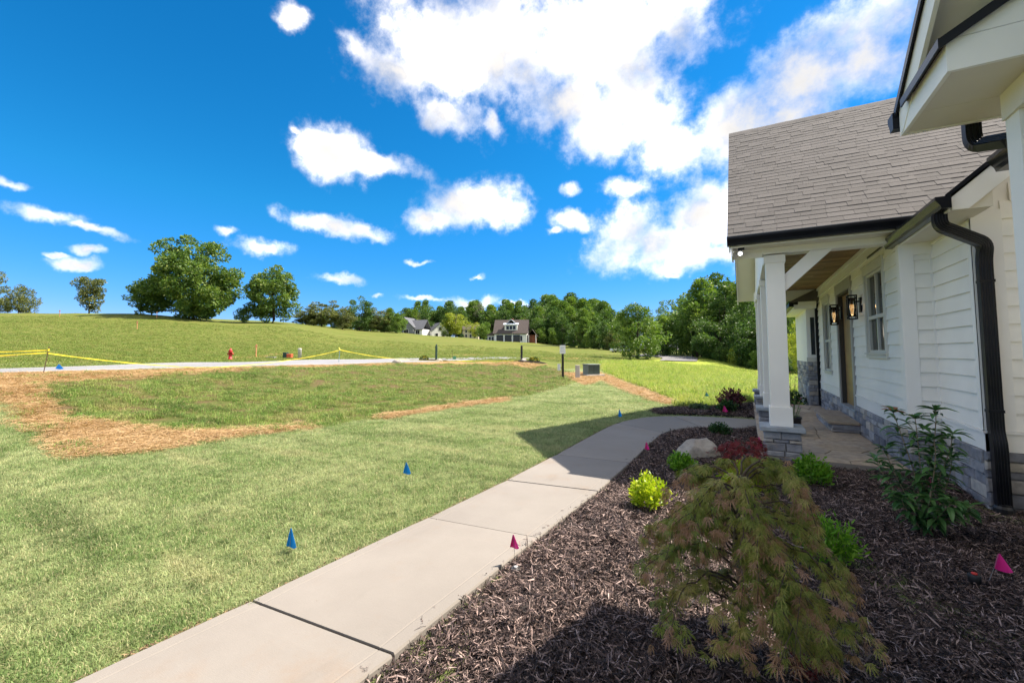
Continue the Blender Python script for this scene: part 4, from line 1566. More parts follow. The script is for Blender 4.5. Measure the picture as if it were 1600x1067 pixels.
# ---- columns: stone pier, cap, plinth, shaft
col_y = (7.19, 9.62, 12.0, 14.05)
for k, y0 in enumerate(col_y):
    ce = hp(part_empty('porch_column', None))
    b = .0 if k == 0 else .1
    x0, x1, y1 = .215, .635, y0 + .43
    zb = -.02 if k == 0 else .08
    hsub('pier_core', MB().box(x0 + .012, x1 - .012, y0 + .03, y1 - .012, zb, .444), MORTAR, ce)
    stones(ce, Plane((x0 - .0, y0 + .035), (1, 0), (0, -1)), -.02, x1 - x0 + .02, zb, .444, .032, .2, seed=30 + k)
    stones(ce, Plane((x0 + .015, y0 + .03), (0, 1), (-1, 0)), .0, .40, zb, .444, .030, .2, seed=40 + k)
    stones(ce, Plane((x1 - .015, y1 - .03), (0, -1), (1, 0)), .0, .37, zb, .444, .030, .2, seed=50 + k)
    cap = MB().box(.152, .698, y0 - .048, y1 + .05, .447, .508, .008)
    rg = random.Random(k)
    cap.v = [(x + rg.uniform(-.004, .004), y + rg.uniform(-.004, .004), z + rg.uniform(-.002, .002)) for x, y, z in cap.v]
    hsub('cap_stone', cap, CAPST, ce)
    cy = y0 + .215
    hsub('plinth', MB().box(.284, .566, cy - .14, cy + .14, .507, .782, .004), TRIM, ce)
    hsub('shaft', MB().box(.302, .538, cy - .118, cy + .118, .783, 2.90, .003), TRIM, ce)
    hsub('collar', MB().box(.282, .552, cy - .137, cy + .137, 2.87, 2.985, .003), TRIM, ce)

# ---- windows
CURT = simple('pale_curtain_cloth', (.55, .55, .54), .9, .1, 20)
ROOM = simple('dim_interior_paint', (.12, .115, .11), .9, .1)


def window(u0, u1, z0, z1, cols=2, mid=None, head=.13, jamb=.07, sill=.085):
    w_ = hp(part_empty('window', None))
    cs = MB(); PW.slab(cs, u0, u0 + jamb, z0 + sill, z1 - head, 0, .042); PW.slab(cs, u1 - jamb, u1, z0 + sill, z1 - head, 0, .042)
    hsub('casing', cs, CASING, w_)
    cs = PW.slab(MB(), u0 - .012, u1 + .012, z1 - head, z1, 0, .046); PW.slab(cs, u0 - .03, u1 + .03, z1, z1 + .022, 0, .062)
    hsub('head_casing', cs, CASING, w_)
    cs = PW.slab(MB(), u0 - .01, u1 + .01, z0, z0 + sill - .022, 0, .042); PW.slab(cs, u0 - .02, u1 + .02, z0 + sill - .022, z0 + sill, -.03, .064)
    hsub('sill', cs, CASING, w_)
    a, b, c, d = u0 + jamb, u1 - jamb, z0 + sill, z1 - head
    m_ = mid if mid else (c + d) / 2
    fr = MB(); t = .042
    for (p, q) in ((a, a + t), (b - t, b)): PW.slab(fr, p, q, c, d, -.05, .008)
    PW.slab(fr, a + t, b - t, c, c + t, -.05, .007); PW.slab(fr, a + t, b - t, d - t, d, -.05, .007)
    PW.slab(fr, a + t, b - t, m_ - .028, m_ + .028, -.045, .012)
    for k in range(1, cols):
        cx = a + (b - a) * k / cols
        PW.slab(fr, cx - .022, cx + .022, c + t, m_ - .028, -.048, .004); PW.slab(fr, cx - .022, cx + .022, m_ + .028, d - t, -.048, .004)
    hsub('sash', fr, CASING, w_)
    for k in range(cols):
        xa = a + (b - a) * k / cols + .02; xb = a + (b - a) * (k + 1) / cols - .02
        for (za, zb) in ((c + .03, m_ - .02), (m_ + .02, d - .03)):
            hsub('pane', PW.slab(MB(), xa, xb, za, zb, -.030, -.026), GLASS, w_)
    # curtains in folds
    for k in range(cols):
        xa = a + (b - a) * k / cols + .04; wd = (b - a) / cols * .42
        pts = []
        for i in range(13):
            pts.append((xa + wd * i / 12, .10 + .018 * math.sin(i * 1.7)))
        mb = MB()
        for (p, q), (p2, q2) in zip(pts[:-1], pts[1:]):
            mb.poly([PW.p(p, c + .02, -q), PW.p(p2, c + .02, -q2), PW.p(p2, m_ - .05, -q2), PW.p(p, m_ - .05, -q)])
        hsub('curtain', mb, CURT, w_)
    return w_


window(.73, 1.90, 1.47, 2.96, 2, 2.12)
window(5.35, 6.35, 1.03, 2.93, 2, 1.85)
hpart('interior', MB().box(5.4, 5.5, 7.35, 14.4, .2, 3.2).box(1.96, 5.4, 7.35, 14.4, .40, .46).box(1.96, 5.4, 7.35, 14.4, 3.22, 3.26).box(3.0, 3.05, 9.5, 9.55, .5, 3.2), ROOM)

# ---- front door with casing
door = hp(part_empty('front_door', None))
cs = MB()
GREYT = simple('door_casing_paint', (.36, .35, .34), .5, .05)
PW.slab(cs, 2.92, 3.05, .46, 2.80, 0, .044); PW.slab(cs, 4.30, 4.43, .46, 2.80, 0, .044); PW.slab(cs, 2.90, 4.45, 2.80, 3.02, 0, .048)
hsub('casing', cs, GREYT, door)
cs = MB(); PW.slab(cs, 3.05, 3.09, .46, 2.80, -.115, .02); PW.slab(cs, 4.26, 4.30, .46, 2.80, -.115, .02); PW.slab(cs, 3.09, 4.26, 2.76, 2.80, -.115, .02)
hsub('jamb', cs, simple('dark_jamb', (.05, .045, .04), .5), door)
leaf = hsub('door_leaf', PW.slab(MB(), 3.09, 4.26, .49, 2.76, -.09, -.06), DOORW, door)
for (za, zb) in ((.62, .90), (.96, 1.24), (1.30, 1.58), (1.66, 2.62)):
    pm = PW.slab(MB(), 3.22, 4.13, za, zb, -.062, -.050)
    hsub('door_panel', pm, DOORW, door)
hsub('door_handle', PW.slab(PW.slab(PW.slab(MB(), 3.13, 3.175, 1.25, 1.62, -.06, -.05), 3.14, 3.165, 1.30, 1.33, -.05, -.01), 3.142, 3.163, 1.30, 1.52, -.014, .006), BLACK, door)
hsub('threshold', PW.slab(MB(), 2.92, 4.43, .44, .485, -.1, .055), CAPST, door)

# ---- door step
step = hp(part_empty('door_step', None))
hsub('step_core', MB().box(1.37, XP - .05, 9.87, 11.72, .1, .246), MORTAR, step)
stones(step, Plane((1.36, 9.87), (1, 0), (0, -1)), .0, .42, .1, .246, .02, .3, seed=70)
stones(step, Plane((1.37, 9.87), (0, 1), (-1, 0)), .0, 1.85, .1, .246, .02, .4, seed=71)
for y0, y1 in ((9.82, 10.72), (10.73, 11.76)):
    hsub('tread_slab', MB().box(1.31, XP - .046, y0, y1, .248, .298, .008), FLAG, step)

# ---- bay at the far end of the porch
bay = hpart('bay_wall', MB().box(1.56, XP + .3, 14.62, 17.5, 0, 2.80), MORTAR)
BW = Plane((1.54, 14.60), (1, 0), (0, -1)); BS = Plane((1.56, 14.62), (0, 1), (-1, 0))
stones(bay, BW, .0, .30, .02, 1.30, .03, .17, seed=80)
stones(bay, BS, .0, 2.8, .0, 1.30, .03, .3, seed=81)
mb = BW.slab(MB(), -.02, .30, 1.30, 1.42, 0, .05)
hsub('ledge', mb, CASING, bay)
mb = BW.slab(MB(), .0, .09, 1.42, 2.80, 0, .02); BW.slab(mb, .19, .29, 1.42, 2.80, 0, .02); BW.slab(mb, .09, .19, 2.55, 2.80, 0, .016)
BW.slab(mb, .09, .19, 1.42, 1.5, 0, .016)
hsub('trim_panel', mb, TRIM, bay)
hsub('pane', BW.slab(MB(), .09, .19, 1.5, 2.55, -.01, .006), simple('dark_pane', (.02, .025, .03), .1), bay)
hsub('siding', BS.slab(MB(), .0, 2.8, 1.30, 2.8, 0, .02), WHITE, bay)
hpart('bay_eave', MB().box(1.24, XP - .07, 14.30, 17.6, 2.78, 2.90).box(1.34, XP - .07, 14.24, 14.30, 2.86, 2.97), TRIM)
hpart('gutter', MB().box(1.12, 1.236, 14.28, 17.7, 2.84, 2.95), BLACK)
downspout([(1.78, 14.50, 3.0), (1.78, 14.50, 1.5), (1.78, 14.50, .12)], w=.04, d=.03)
hpart('bay_roof', MB().prism([(1.12, 14.2, 2.97), (XP + .3, 14.2, 3.5), (XP + .3, 14.2, 2.97)], (0, 3.5, 0)), SHING)

# ---- near block: gable end towards the lawn, eave towards the porch
NX, NY = 1.60, 3.98
NZ = 3.28                       # soffit
NR = .708
nb_ = hpart('garage_wall', MB().box(NX, NX + .1, -6.0, NY, 0, 3.4).box(NX + .1, 7.2, NY - .1, NY, 0, 3.4), WHITE)
lap(nb_, GW, .16, 3.0, .778, 3.1)
hsub('corner_board', GW.slab(MB(), -.02, .14, 0, 3.1, 0, .028), TRIM, nb_)
hsub('frieze_board', GW.slab(MB(), -.02, 9.0, 3.10, 3.28, 0, .045), SOFFIT, nb_)
hsub('corner_board', MB().box(NX - .0, NX + .14, NY + .001, NY + .026, 0, 3.1), TRIM, nb_)
hsub('gable_siding', MB().prism([(NX, NY - .05, 3.28), (NX, NY - .05, 3.45), (NX, -1.0, 3.45 + NR * 5.0), (NX, -6.0, 3.45), (NX, -6.0, 3.28)], (.1, 0, 0)), WHITE, nb_)
EX, EY = 1.135, 4.345           # outer corner of the boxed eave
RX = EX - .005
z_n = lambda y: NZ + .215 + NR * (EY - y)
nroof = hpart('garage_roof', MB().prism([(RX - .02, EY + .03, z_n(EY + .03) + .0), (RX - .02, -1.0, z_n(-1.0)), (RX - .02, -6.4, z_n(4.4)), (RX - .02, -6.4, z_n(4.4) + .035), (RX - .02, -1.0, z_n(-1.0) + .035), (RX - .02, EY + .03, z_n(EY + .03) + .035)], (6.2, 0, 0)), SHING)
hsub('drip_edge', MB().prism([(RX - .026, EY + .035, z_n(EY + .035) - .045), (RX - .026, -1.0, z_n(-1.0) - .045), (RX - .026, -1.0, z_n(-1.0) + .02), (RX - .026, EY + .035, z_n(EY + .035) + .02)], (.012, 0, 0)), BLACK, nroof)
hsub('rake_board', MB().prism([(RX, EY, z_n(EY) - .215), (RX, EY, z_n(EY) - .02), (RX, -1.0, z_n(-1.0) - .02), (RX, -1.0, z_n(-1.0) - .22), (RX, EY - .06, z_n(EY) - .215)], (.026, 0, 0)), TRIM, nroof)
hsub('rake_soffit', MB().prism([(RX + .03, EY - .2, z_n(EY - .2) - .13), (RX + .03, -1.0, z_n(-1.0) - .13), (RX + .03, -1.0, z_n(-1.0) - .11), (RX + .03, EY - .2, z_n(EY - .2) - .11)], (NX - RX - .03, 0, 0)), SOFFIT, nroof)
# eave box: soffit, fascia, gutter
hsub('eave_soffit', MB().box(EX + .02, 7.0, NY + .028, EY, NZ, NZ + .016), SOFFIT, nroof)
hsub('eave_fascia', MB().box(EX + .0, 7.0, EY + .001, EY + .026, NZ - .01, NZ + .21), TRIM, nroof)
pr = [(RX - .03, EY + .027 + q, NZ + .06 + z) for q, z in kgutter(0, 1, .13, .135)]
ng_ = hpart('gutter', MB().prism(pr, (5.8, 0, 0)), BLACK)
hsub('end_cap', MB().prism([(RX - .036, EY + .027 + q, NZ + .06 + z) for q, z in kgutter(0, 1, .13, .135)[:7]], (.006, 0, 0)), BLACK, ng_)
# cornice return
YB = 3.47
ret_ = hpart('cornice_return', MB().box(EX + .027, NX - .03, YB + .026, NY + .03, NZ + .002, NZ + .018), SOFFIT)
hsub('return_fascia', MB().box(EX, EX + .025, YB, EY, NZ - .012, NZ + .17).box(EX + .025, NX - .05, YB, YB + .025, NZ - .012, NZ + .185), TRIM, ret_)
# little shed roof over the return with black drip edge
q0 = NZ + .205
RS = .60
zr = lambda x: NZ + .175 + RS * (x - EX)
hsub('return_roof', MB().prism([(EX - .035, YB - .03, zr(EX - .035)), (NX, YB - .03, zr(NX)), (NX, YB - .03, zr(NX) + .03), (EX - .035, YB - .03, zr(EX - .035) + .03)], (0, .72, 0)), SHING, ret_)
hsub('drip_edge', MB().box(EX - .047, EX - .036, YB - .042, EY - .19, zr(EX - .035) - .025, zr(EX - .035) + .034).prism([(EX - .036, YB - .042, zr(EX - .036) - .028), (NX, YB - .042, zr(NX) - .028), (NX, YB - .042, zr(NX) + .036), (EX - .036, YB - .042, zr(EX - .036) + .036)], (0, .011, 0)), BLACK, ret_)
hsub('return_side', MB().prism([(EX + .03, YB + .003, NZ + .19), (NX - .01, YB + .003, NZ + .19), (NX - .01, YB + .003, zr(NX) - .01), (EX + .03, YB + .003, zr(EX + .03) - .005)], (0, .02, 0)), TRIM, ret_)
downspout([(1.56, 4.43, NZ + .07), (1.56, 4.43, 3.12), (1.665, 4.06, 2.99), (1.665, 4.045, 2.8), (1.665, 4.045, .1)], w=.045, d=.034)
# closed far side so that the block throws its shadow
hpart('garage_side', MB().box(7.1, 7.2, -6, NY - .1, 0, 3.4), WHITE)

# ---- patio of irregular flagstones
def clip(poly, n, d):
    o = []
    for i in range(len(poly)):
        a, b = poly[i], poly[(i + 1) % len(poly)]
        da = a[0] * n[0] + a[1] * n[1] - d; db = b[0] * n[0] + b[1] * n[1] - d
        if da <= 0: o.append(a)
        if (da < 0) != (db < 0):
            t = da / (da - db); o.append((a[0] + (b[0] - a[0]) * t, a[1] + (b[1] - a[1]) * t))
    return o


patio = tag(part_empty('patio', None), 'tan flagstone porch floor between the columns and the house', kind='structure')
MB().box(.19, XP - .004, 7.24, 14.58, -.15, .074).build('mortar_bed', simple('sand_mortar', (.30, .26, .20), .9, .12, 8), patio)
MB().box(.152, .188, 7.28, 14.58, -.12, .088).box(.188, XP - .004, 7.20, 7.238, -.12, .088).build('patio_edge', CONC, patio)
rg = random.Random(12)
seeds = []
for _ in range(900):
    c = (rg.uniform(.1, 1.9), rg.uniform(7.2, 14.7))
    if all((c[0] - q[0]) ** 2 + ((c[1] - q[1])) ** 2 > .48 ** 2 for q in seeds): seeds.append(c)
for i, a in enumerate(seeds):
    poly = [(.155, 7.205), (XP - .05, 7.205), (XP - .05, 14.57), (.155, 14.57)]
    for j, b in enumerate(seeds):
        if i == j or abs(a[1] - b[1]) > 2: continue
        n = (b[0] - a[0], b[1] - a[1]); L = math.hypot(*n); n = (n[0] / L, n[1] / L)
        poly = clip(poly, n, n[0] * (a[0] + b[0]) / 2 + n[1] * (a[1] + b[1]) / 2 - .007)
        if len(poly) < 3: break
    if len(poly) < 3: continue
    c = np.mean(poly, 0)
    z = .1 + rg.uniform(-.004, .004)
    mb = MB(); n = len(poly)
    mb.v = [(x, y, .07) for x, y in poly] + [(x, y, z - .006) for x, y in poly] + [(c[0] + (x - c[0]) * .965, c[1] + (y - c[1]) * .965, z) for x, y in poly]
    mb.f = [tuple(range(2 * n, 3 * n))] + [(k, (k + 1) % n, n + (k + 1) % n, n + k) for k in range(n)] + [(n + k, n + (k + 1) % n, 2 * n + (k + 1) % n, 2 * n + k) for k in range(n)]
    mb.build('flagstone', FLAG, patio)

# ---- lanterns and the security lamp
FIL = emit('glowing_filament', (1.0, .45, .12), .25)


def lantern(y, label):
    L = thing('wall_lantern', label, 'lantern', (XP, y, 2.14), group='lanterns beside the front door')
    f = MB(); w_, h, xo = .068, .43, -.15
    for sx in (-w_, w_ - .016):
        for sy in (-w_, w_ - .016):
            f.box(xo + sx, xo + sx + .016, sy, sy + .016, .0, h)
    for z in (0, .05, h - .066, h - .016):
        f.box(xo - w_, xo + w_, -w_, -w_ + .016, z, z + .016).box(xo - w_, xo + w_, w_ - .016, w_, z, z + .016)
        f.box(xo - w_, xo - w_ + .016, -w_ + .016, w_ - .016, z, z + .016).box(xo + w_ - .016, xo + w_, -w_ + .016, w_ - .016, z, z + .016)
    f.build('frame', BLACK, L)
    MB().box(-.045, -.014, -.058, .058, .12, .38).box(xo + w_ - .01, -.045, -.012, .012, .30, .324).build('wall_bracket', BLACK, L)
    MB().lathe([(.055, .055), (.055, h - .07)], 16, (xo, 0, 0)).build('glass', GLASS, L, True)
    MB().lathe([(.012, h - .05), (.022, h - .07), (.022, h - .16), (.015, h - .17)], 10, (xo, 0, 0)).build('socket', BLACK, L)
    b = MB()
    for k in range(4):
        th = k * math.pi / 2
        b.tube([(xo + .018 * math.cos(th + t * 4), .018 * math.sin(th + t * 4), .13 + .17 * t) for t in np.linspace(0, 1, 9)], .0022, 5)
    b.build('filament', FIL, L)
    ld = bpy.data.lights.new('lantern_glow', 'POINT'); ld.energy = .1; ld.color = (1, .55, .22); ld.shadow_soft_size = .04
    lo = bpy.data.objects.new('lantern_glow', ld); lo.location = (xo, 0, .22); link(lo, L)


lantern(9.45, 'black lantern between the nearer window and the front door')
lantern(11.2, 'black lantern farther from the camera, over the front door opening')
sl_ = thing('security_light', 'small round lit security lamp under the porch eave corner', 'lamp', (-.02, 7.10, 3.098))
MB().box(-.03, .055, -.03, .03, -.03, .0).build('bracket', BLACK, sl_)
MB().lathe([(.012, -.032), (.03, -.045), (.045, -.07), (.046, -.105), (.03, -.125)], 14).build('housing', simple('lamp_housing', (.55, .55, .55), .4), sl_, True)
lens = MB()
for i in range(5):
    pass
lens.lathe([(.003, .0), (.020, .003), (.027, .010), (.029, .02)], 14)
lo = lens.build('lens', emit('lit_lamp_lens', (1, .98, .93), 1.0), sl_, True)
lo.location = (0, -.052, -.085); lo.rotation_euler = (R(-100), 0, 0)

# ================================================================== PLANTS AND SMALL THINGS NEAR THE HOUSE
def rot_frames(d, rg, roll=None):
    """orthonormal frames (n,3,3) whose first column is d"""
    n = len(d)
    d = d / np.linalg.norm(d, axis=1)[:, None]
    r = rg.normal(size=(n, 3)) if roll is None else roll + rg.normal(0, .25, (n, 3))
    s = np.cross(d, r); s /= np.linalg.norm(s, axis=1)[:, None] + 1e-9
    u = np.cross(s, d)
    return np.stack([d, s, u], 2)


def stamp(tv, tf, pos, fr, sc):
    """copies a small leaf (tv, tf) to every frame"""
    tv = np.asarray(tv, float)
    V = np.einsum('nij,vj->nvi', fr, tv) * sc[:, None, None] + pos[:, None, :]
    n, k = len(pos), len(tv)
    Fs = []
    for f in tf:
        f = np.asarray(f)
        Fs.append((f[None] + (np.arange(n) * k)[:, None, None]).reshape(-1, f.shape[1]))
    return V.reshape(-1, 3), Fs


# leaf shapes lie along +x, flat in x-y
LANCE = (np.array([(0, 0, 0), (.35, .13, .02), (.35, -.13, .02), (.7, .1, .0), (.7, -.1, .0), (1, 0, -.06)]), [[(0, 2, 4, 3), (0, 3, 1, 0)][:0] or [(0, 2, 1)], [(1, 2, 4, 3)], [(3, 4, 5)]])
LANCE = (LANCE[0], [np.array([(0, 2, 1), (3, 4, 5)]), np.array([(1, 2, 4, 3)])])
OVAL = (np.array([(0, 0, 0), (.3, .22, .03), (.3, -.22, .03), (.72, .2, .0), (.72, -.2, .0), (1, 0, -.08)]), [np.array([(0, 2, 1), (3, 4, 5)]), np.array([(1, 2, 4, 3)])])
DIAM = (np.array([(0, 0, 0), (.5, .3, .06), (1, 0, -.05), (.5, -.3, .06)]), [np.array([(0, 3, 2), (0, 2, 1)])])


def laceleaf(seed=0):
    """seven thin feathered lobes fanning from the stalk"""
    rg = np.random.default_rng(seed)
    V = []; T = []
    for k in range(7):
        a = R(-66 + 22 * k) + rg.normal(0, .07)
        L = (.55, .8, .95, 1.0, .95, .8, .55)[k]
        dx, dy = math.cos(a), math.sin(a)
        w = .042
        b = len(V)
        droop = -.25 * L
        V += [(0, 0, 0), (dx * L * .5 - dy * w, dy * L * .5 + dx * w, droop * .3), (dx * L * .5 + dy * w, dy * L * .5 - dx * w, droop * .3), (dx * L, dy * L, droop)]
        T += [(b, b + 2, b + 1), (b + 1, b + 2, b + 3)]
        for t in (.3, .44, .58, .72, .85):
            for sg in (-1, 1):
                b = len(V)
                aa = a + sg * .55
                ex_, ey_ = math.cos(aa), math.sin(aa)
                l2 = .26 * L * (1.15 - t * .6)
                px_, py_, pz = dx * L * t, dy * L * t, droop * t * t
                V += [(px_ - dx * .034, py_ - dy * .034, pz), (px_ + dx * .034, py_ + dy * .034, pz), (px_ + ex_ * l2, py_ + ey_ * l2, pz - .02)]
                T.append((b, b + 1, b + 2))
    return np.array(V), [np.array(T)]


BOXG = leafy('bright_green_shrub_leaves', [(0, (.07, .19, .012)), (.5, (.13, .30, .02)), (1, (.24, .42, .04))], .4, .45)
BOXY = leafy('lime_yellow_shrub_leaves', [(0, (.20, .32, .01)), (.5, (.38, .48, .02)), (1, (.55, .58, .04))], .4, .45)
BOXD = leafy('dark_green_shrub_leaves', [(0, (.015, .045, .010)), (.6, (.03, .085, .016)), (1, (.06, .13, .03))], .25, .4)
BURG = leafy('burgundy_shrub_leaves', [(0, (.05, .012, .018)), (.5, (.12, .028, .04)), (.8, (.26, .09, .10)), (1, (.08, .05, .03))], .3, .45)
GREYG = leafy('grey_green_leaves', [(0, (.06, .10, .05)), (1, (.13, .18, .09))], .25)
REDL = leafy('red_lace_leaves', [(0, (.12, .010, .014)), (.5, (.24, .02, .03)), (.85, (.36, .06, .065)), (1, (.30, .14, .12))], .35, .5)
LACE = leafy('bronze_green_lace_leaves', [(0, (0.096, 0.156, 0.026)), (.4, (0.228, 0.282, 0.054)), (.7, (0.408, 0.360, 0.102)), (1, (0.624, 0.468, 0.240))], .42, .5, patch=(5.5, .5))
LTIP = leafy('bronze_lace_tips', [(0, (0.213, 0.143, 0.049)), (.4, (0.355, 0.206, 0.114)), (.75, (0.497, 0.285, 0.204)), (1, (0.555, 0.380, 0.310))], .42, .5, patch=(7, .4))
REDD = leafy('dull_red_leaves', [(0, (.08, .012, .012)), (.5, (.17, .03, .028)), (1, (.26, .09, .07))], .3, .5)
TWIG = bark('twig_bark', (.13, .09, .06), (.22, .16, .11), 30)
STEMB = bark('pale_stem_bark', (.25, .19, .12), (.36, .28, .19), 30)
MAPB = bark('maple_bark', (.10, .085, .06), (.26, .21, .15), 40)
MAPT = bark('maple_twig_bark', (.06, .045, .032), (.14, .10, .07), 40)


def shrub(name, label, loc, r, h, n, leaf, m, seed, group=None, shape=OVAL, flat=.35, cat='shrub', stems=9):
    rg = np.random.default_rng(seed)
    t = thing(name, label, cat, loc, rg.uniform(0, 6), group)
    # upright sprays rising from the base, leaves along their outer part
    mb = MB()
    P = []; D = []
    ns = max(14, n // 22)
    for i in range(ns):
        a = rg.uniform(0, 2 * math.pi); q = math.sqrt(rg.uniform(0, 1))
        top = np.array([r * q * math.cos(a), r * q * math.sin(a), h * (1 - .55 * q * q) * rg.uniform(.82, 1.08)])
        base = np.array([top[0] * .18, top[1] * .18, .0])
        mid = base * .45 + top * .55 + np.array([top[0], top[1], 0]) * .12
        if i < stems:
            mb.tube([base, mid, top * .98], [.006, .004, .002], 5)
        m_ = n // ns
        tt = rg.uniform(.22, 1.0, m_) ** .8
        pts = (1 - tt)[:, None] ** 2 * base + 2 * (tt * (1 - tt))[:, None] * mid + (tt ** 2)[:, None] * top
        pts += rg.normal(0, .055 * r + .006, pts.shape)
        d = top - base; d = d / np.linalg.norm(d)
        dirs = d[None] * .75 + rg.normal(0, .6, (m_, 3)) + np.array([0, 0, .15])
        P.append(pts); D.append(dirs)
    P = np.vstack(P); D = np.vstack(D)
    ok = P[:, 2] > .015
    P, D = P[ok], D[ok]
    V, Fs = stamp(shape[0], shape[1], P, rot_frames(D, rg), leaf * rg.uniform(.6, 1.25, len(P)))
    mb.build('stems', TWIG, t)
    o = link(bpy.data.objects.new('foliage', np_mesh('foliage', V, Fs, [m])), t)
    return t


def gp(x, y, z=None):
    return (x, y, (bed_z(x, y) * .7) if z is None else z)


shrub('lime_shrub', 'yellow lime shrub in sun at the left edge of the lace maple', gp(-.87, 4.45), .21, .34, 1500, .042, BOXY, 1, 'small clipped shrubs in the mulch bed')
shrub('lime_shrub', 'yellow lime shrub half hidden behind the top of the lace maple', gp(-.05, 5.45), .24, .33, 1500, .042, BOXY, 2, 'small clipped shrubs in the mulch bed')
shrub('green_shrub', 'bright green leafy shrub just right of the lace maple', gp(.47, 3.98), .23, .36, 1500, .05, BOXG, 3, 'small clipped shrubs in the mulch bed', LANCE)
shrub('green_shrub', 'bright green shrub in front of the nearest stone pier', gp(.64, 6.12), .21, .36, 1700, .040, BOXG, 4, 'small clipped shrubs in the mulch bed')
shrub('green_shrub', 'bright green shrub in front of the boulder', gp(-.78, 6.05), .19, .27, 1300, .040, BOXG, 5, 'small clipped shrubs in the mulch bed')
shrub('green_shrub', 'small dark green shrub in the mulch by the inside bend of the walk', gp(-.46, 8.9), .2, .24, 1100, .04, BOXD, 6, 'small clipped shrubs in the mulch bed')
shrub('burgundy_shrub', 'burgundy leaved shrub in the small bed beyond the walk', gp(-.37, 13.0, .04), .36, .55, 1500, .07, BURG, 7)
shrub('green_shrub', 'dark green shrub in front of the burgundy shrub', gp(-.44, 12.2, .04), .26, .33, 1200, .05, BOXD, 8)
shrub('low_plant', 'low grey green plant in the small bed left of the burgundy shrub', gp(-1.1, 12.45, .04), .28, .14, 900, .06, GREYG, 9, cat='plant')
shrub('green_shrub', 'dark spreading shrub at the far end of the patio by the stone bay', (1.05, 15.25, .0), .52, .46, 1300, .08, BOXD, 10)
shrub('red_plant', 'sprig of deep red foliage low in the mulch under the lace maple', gp(.20, 2.56), .11, .09, 420, .026, REDD, 11, cat='plant', shape=LANCE)


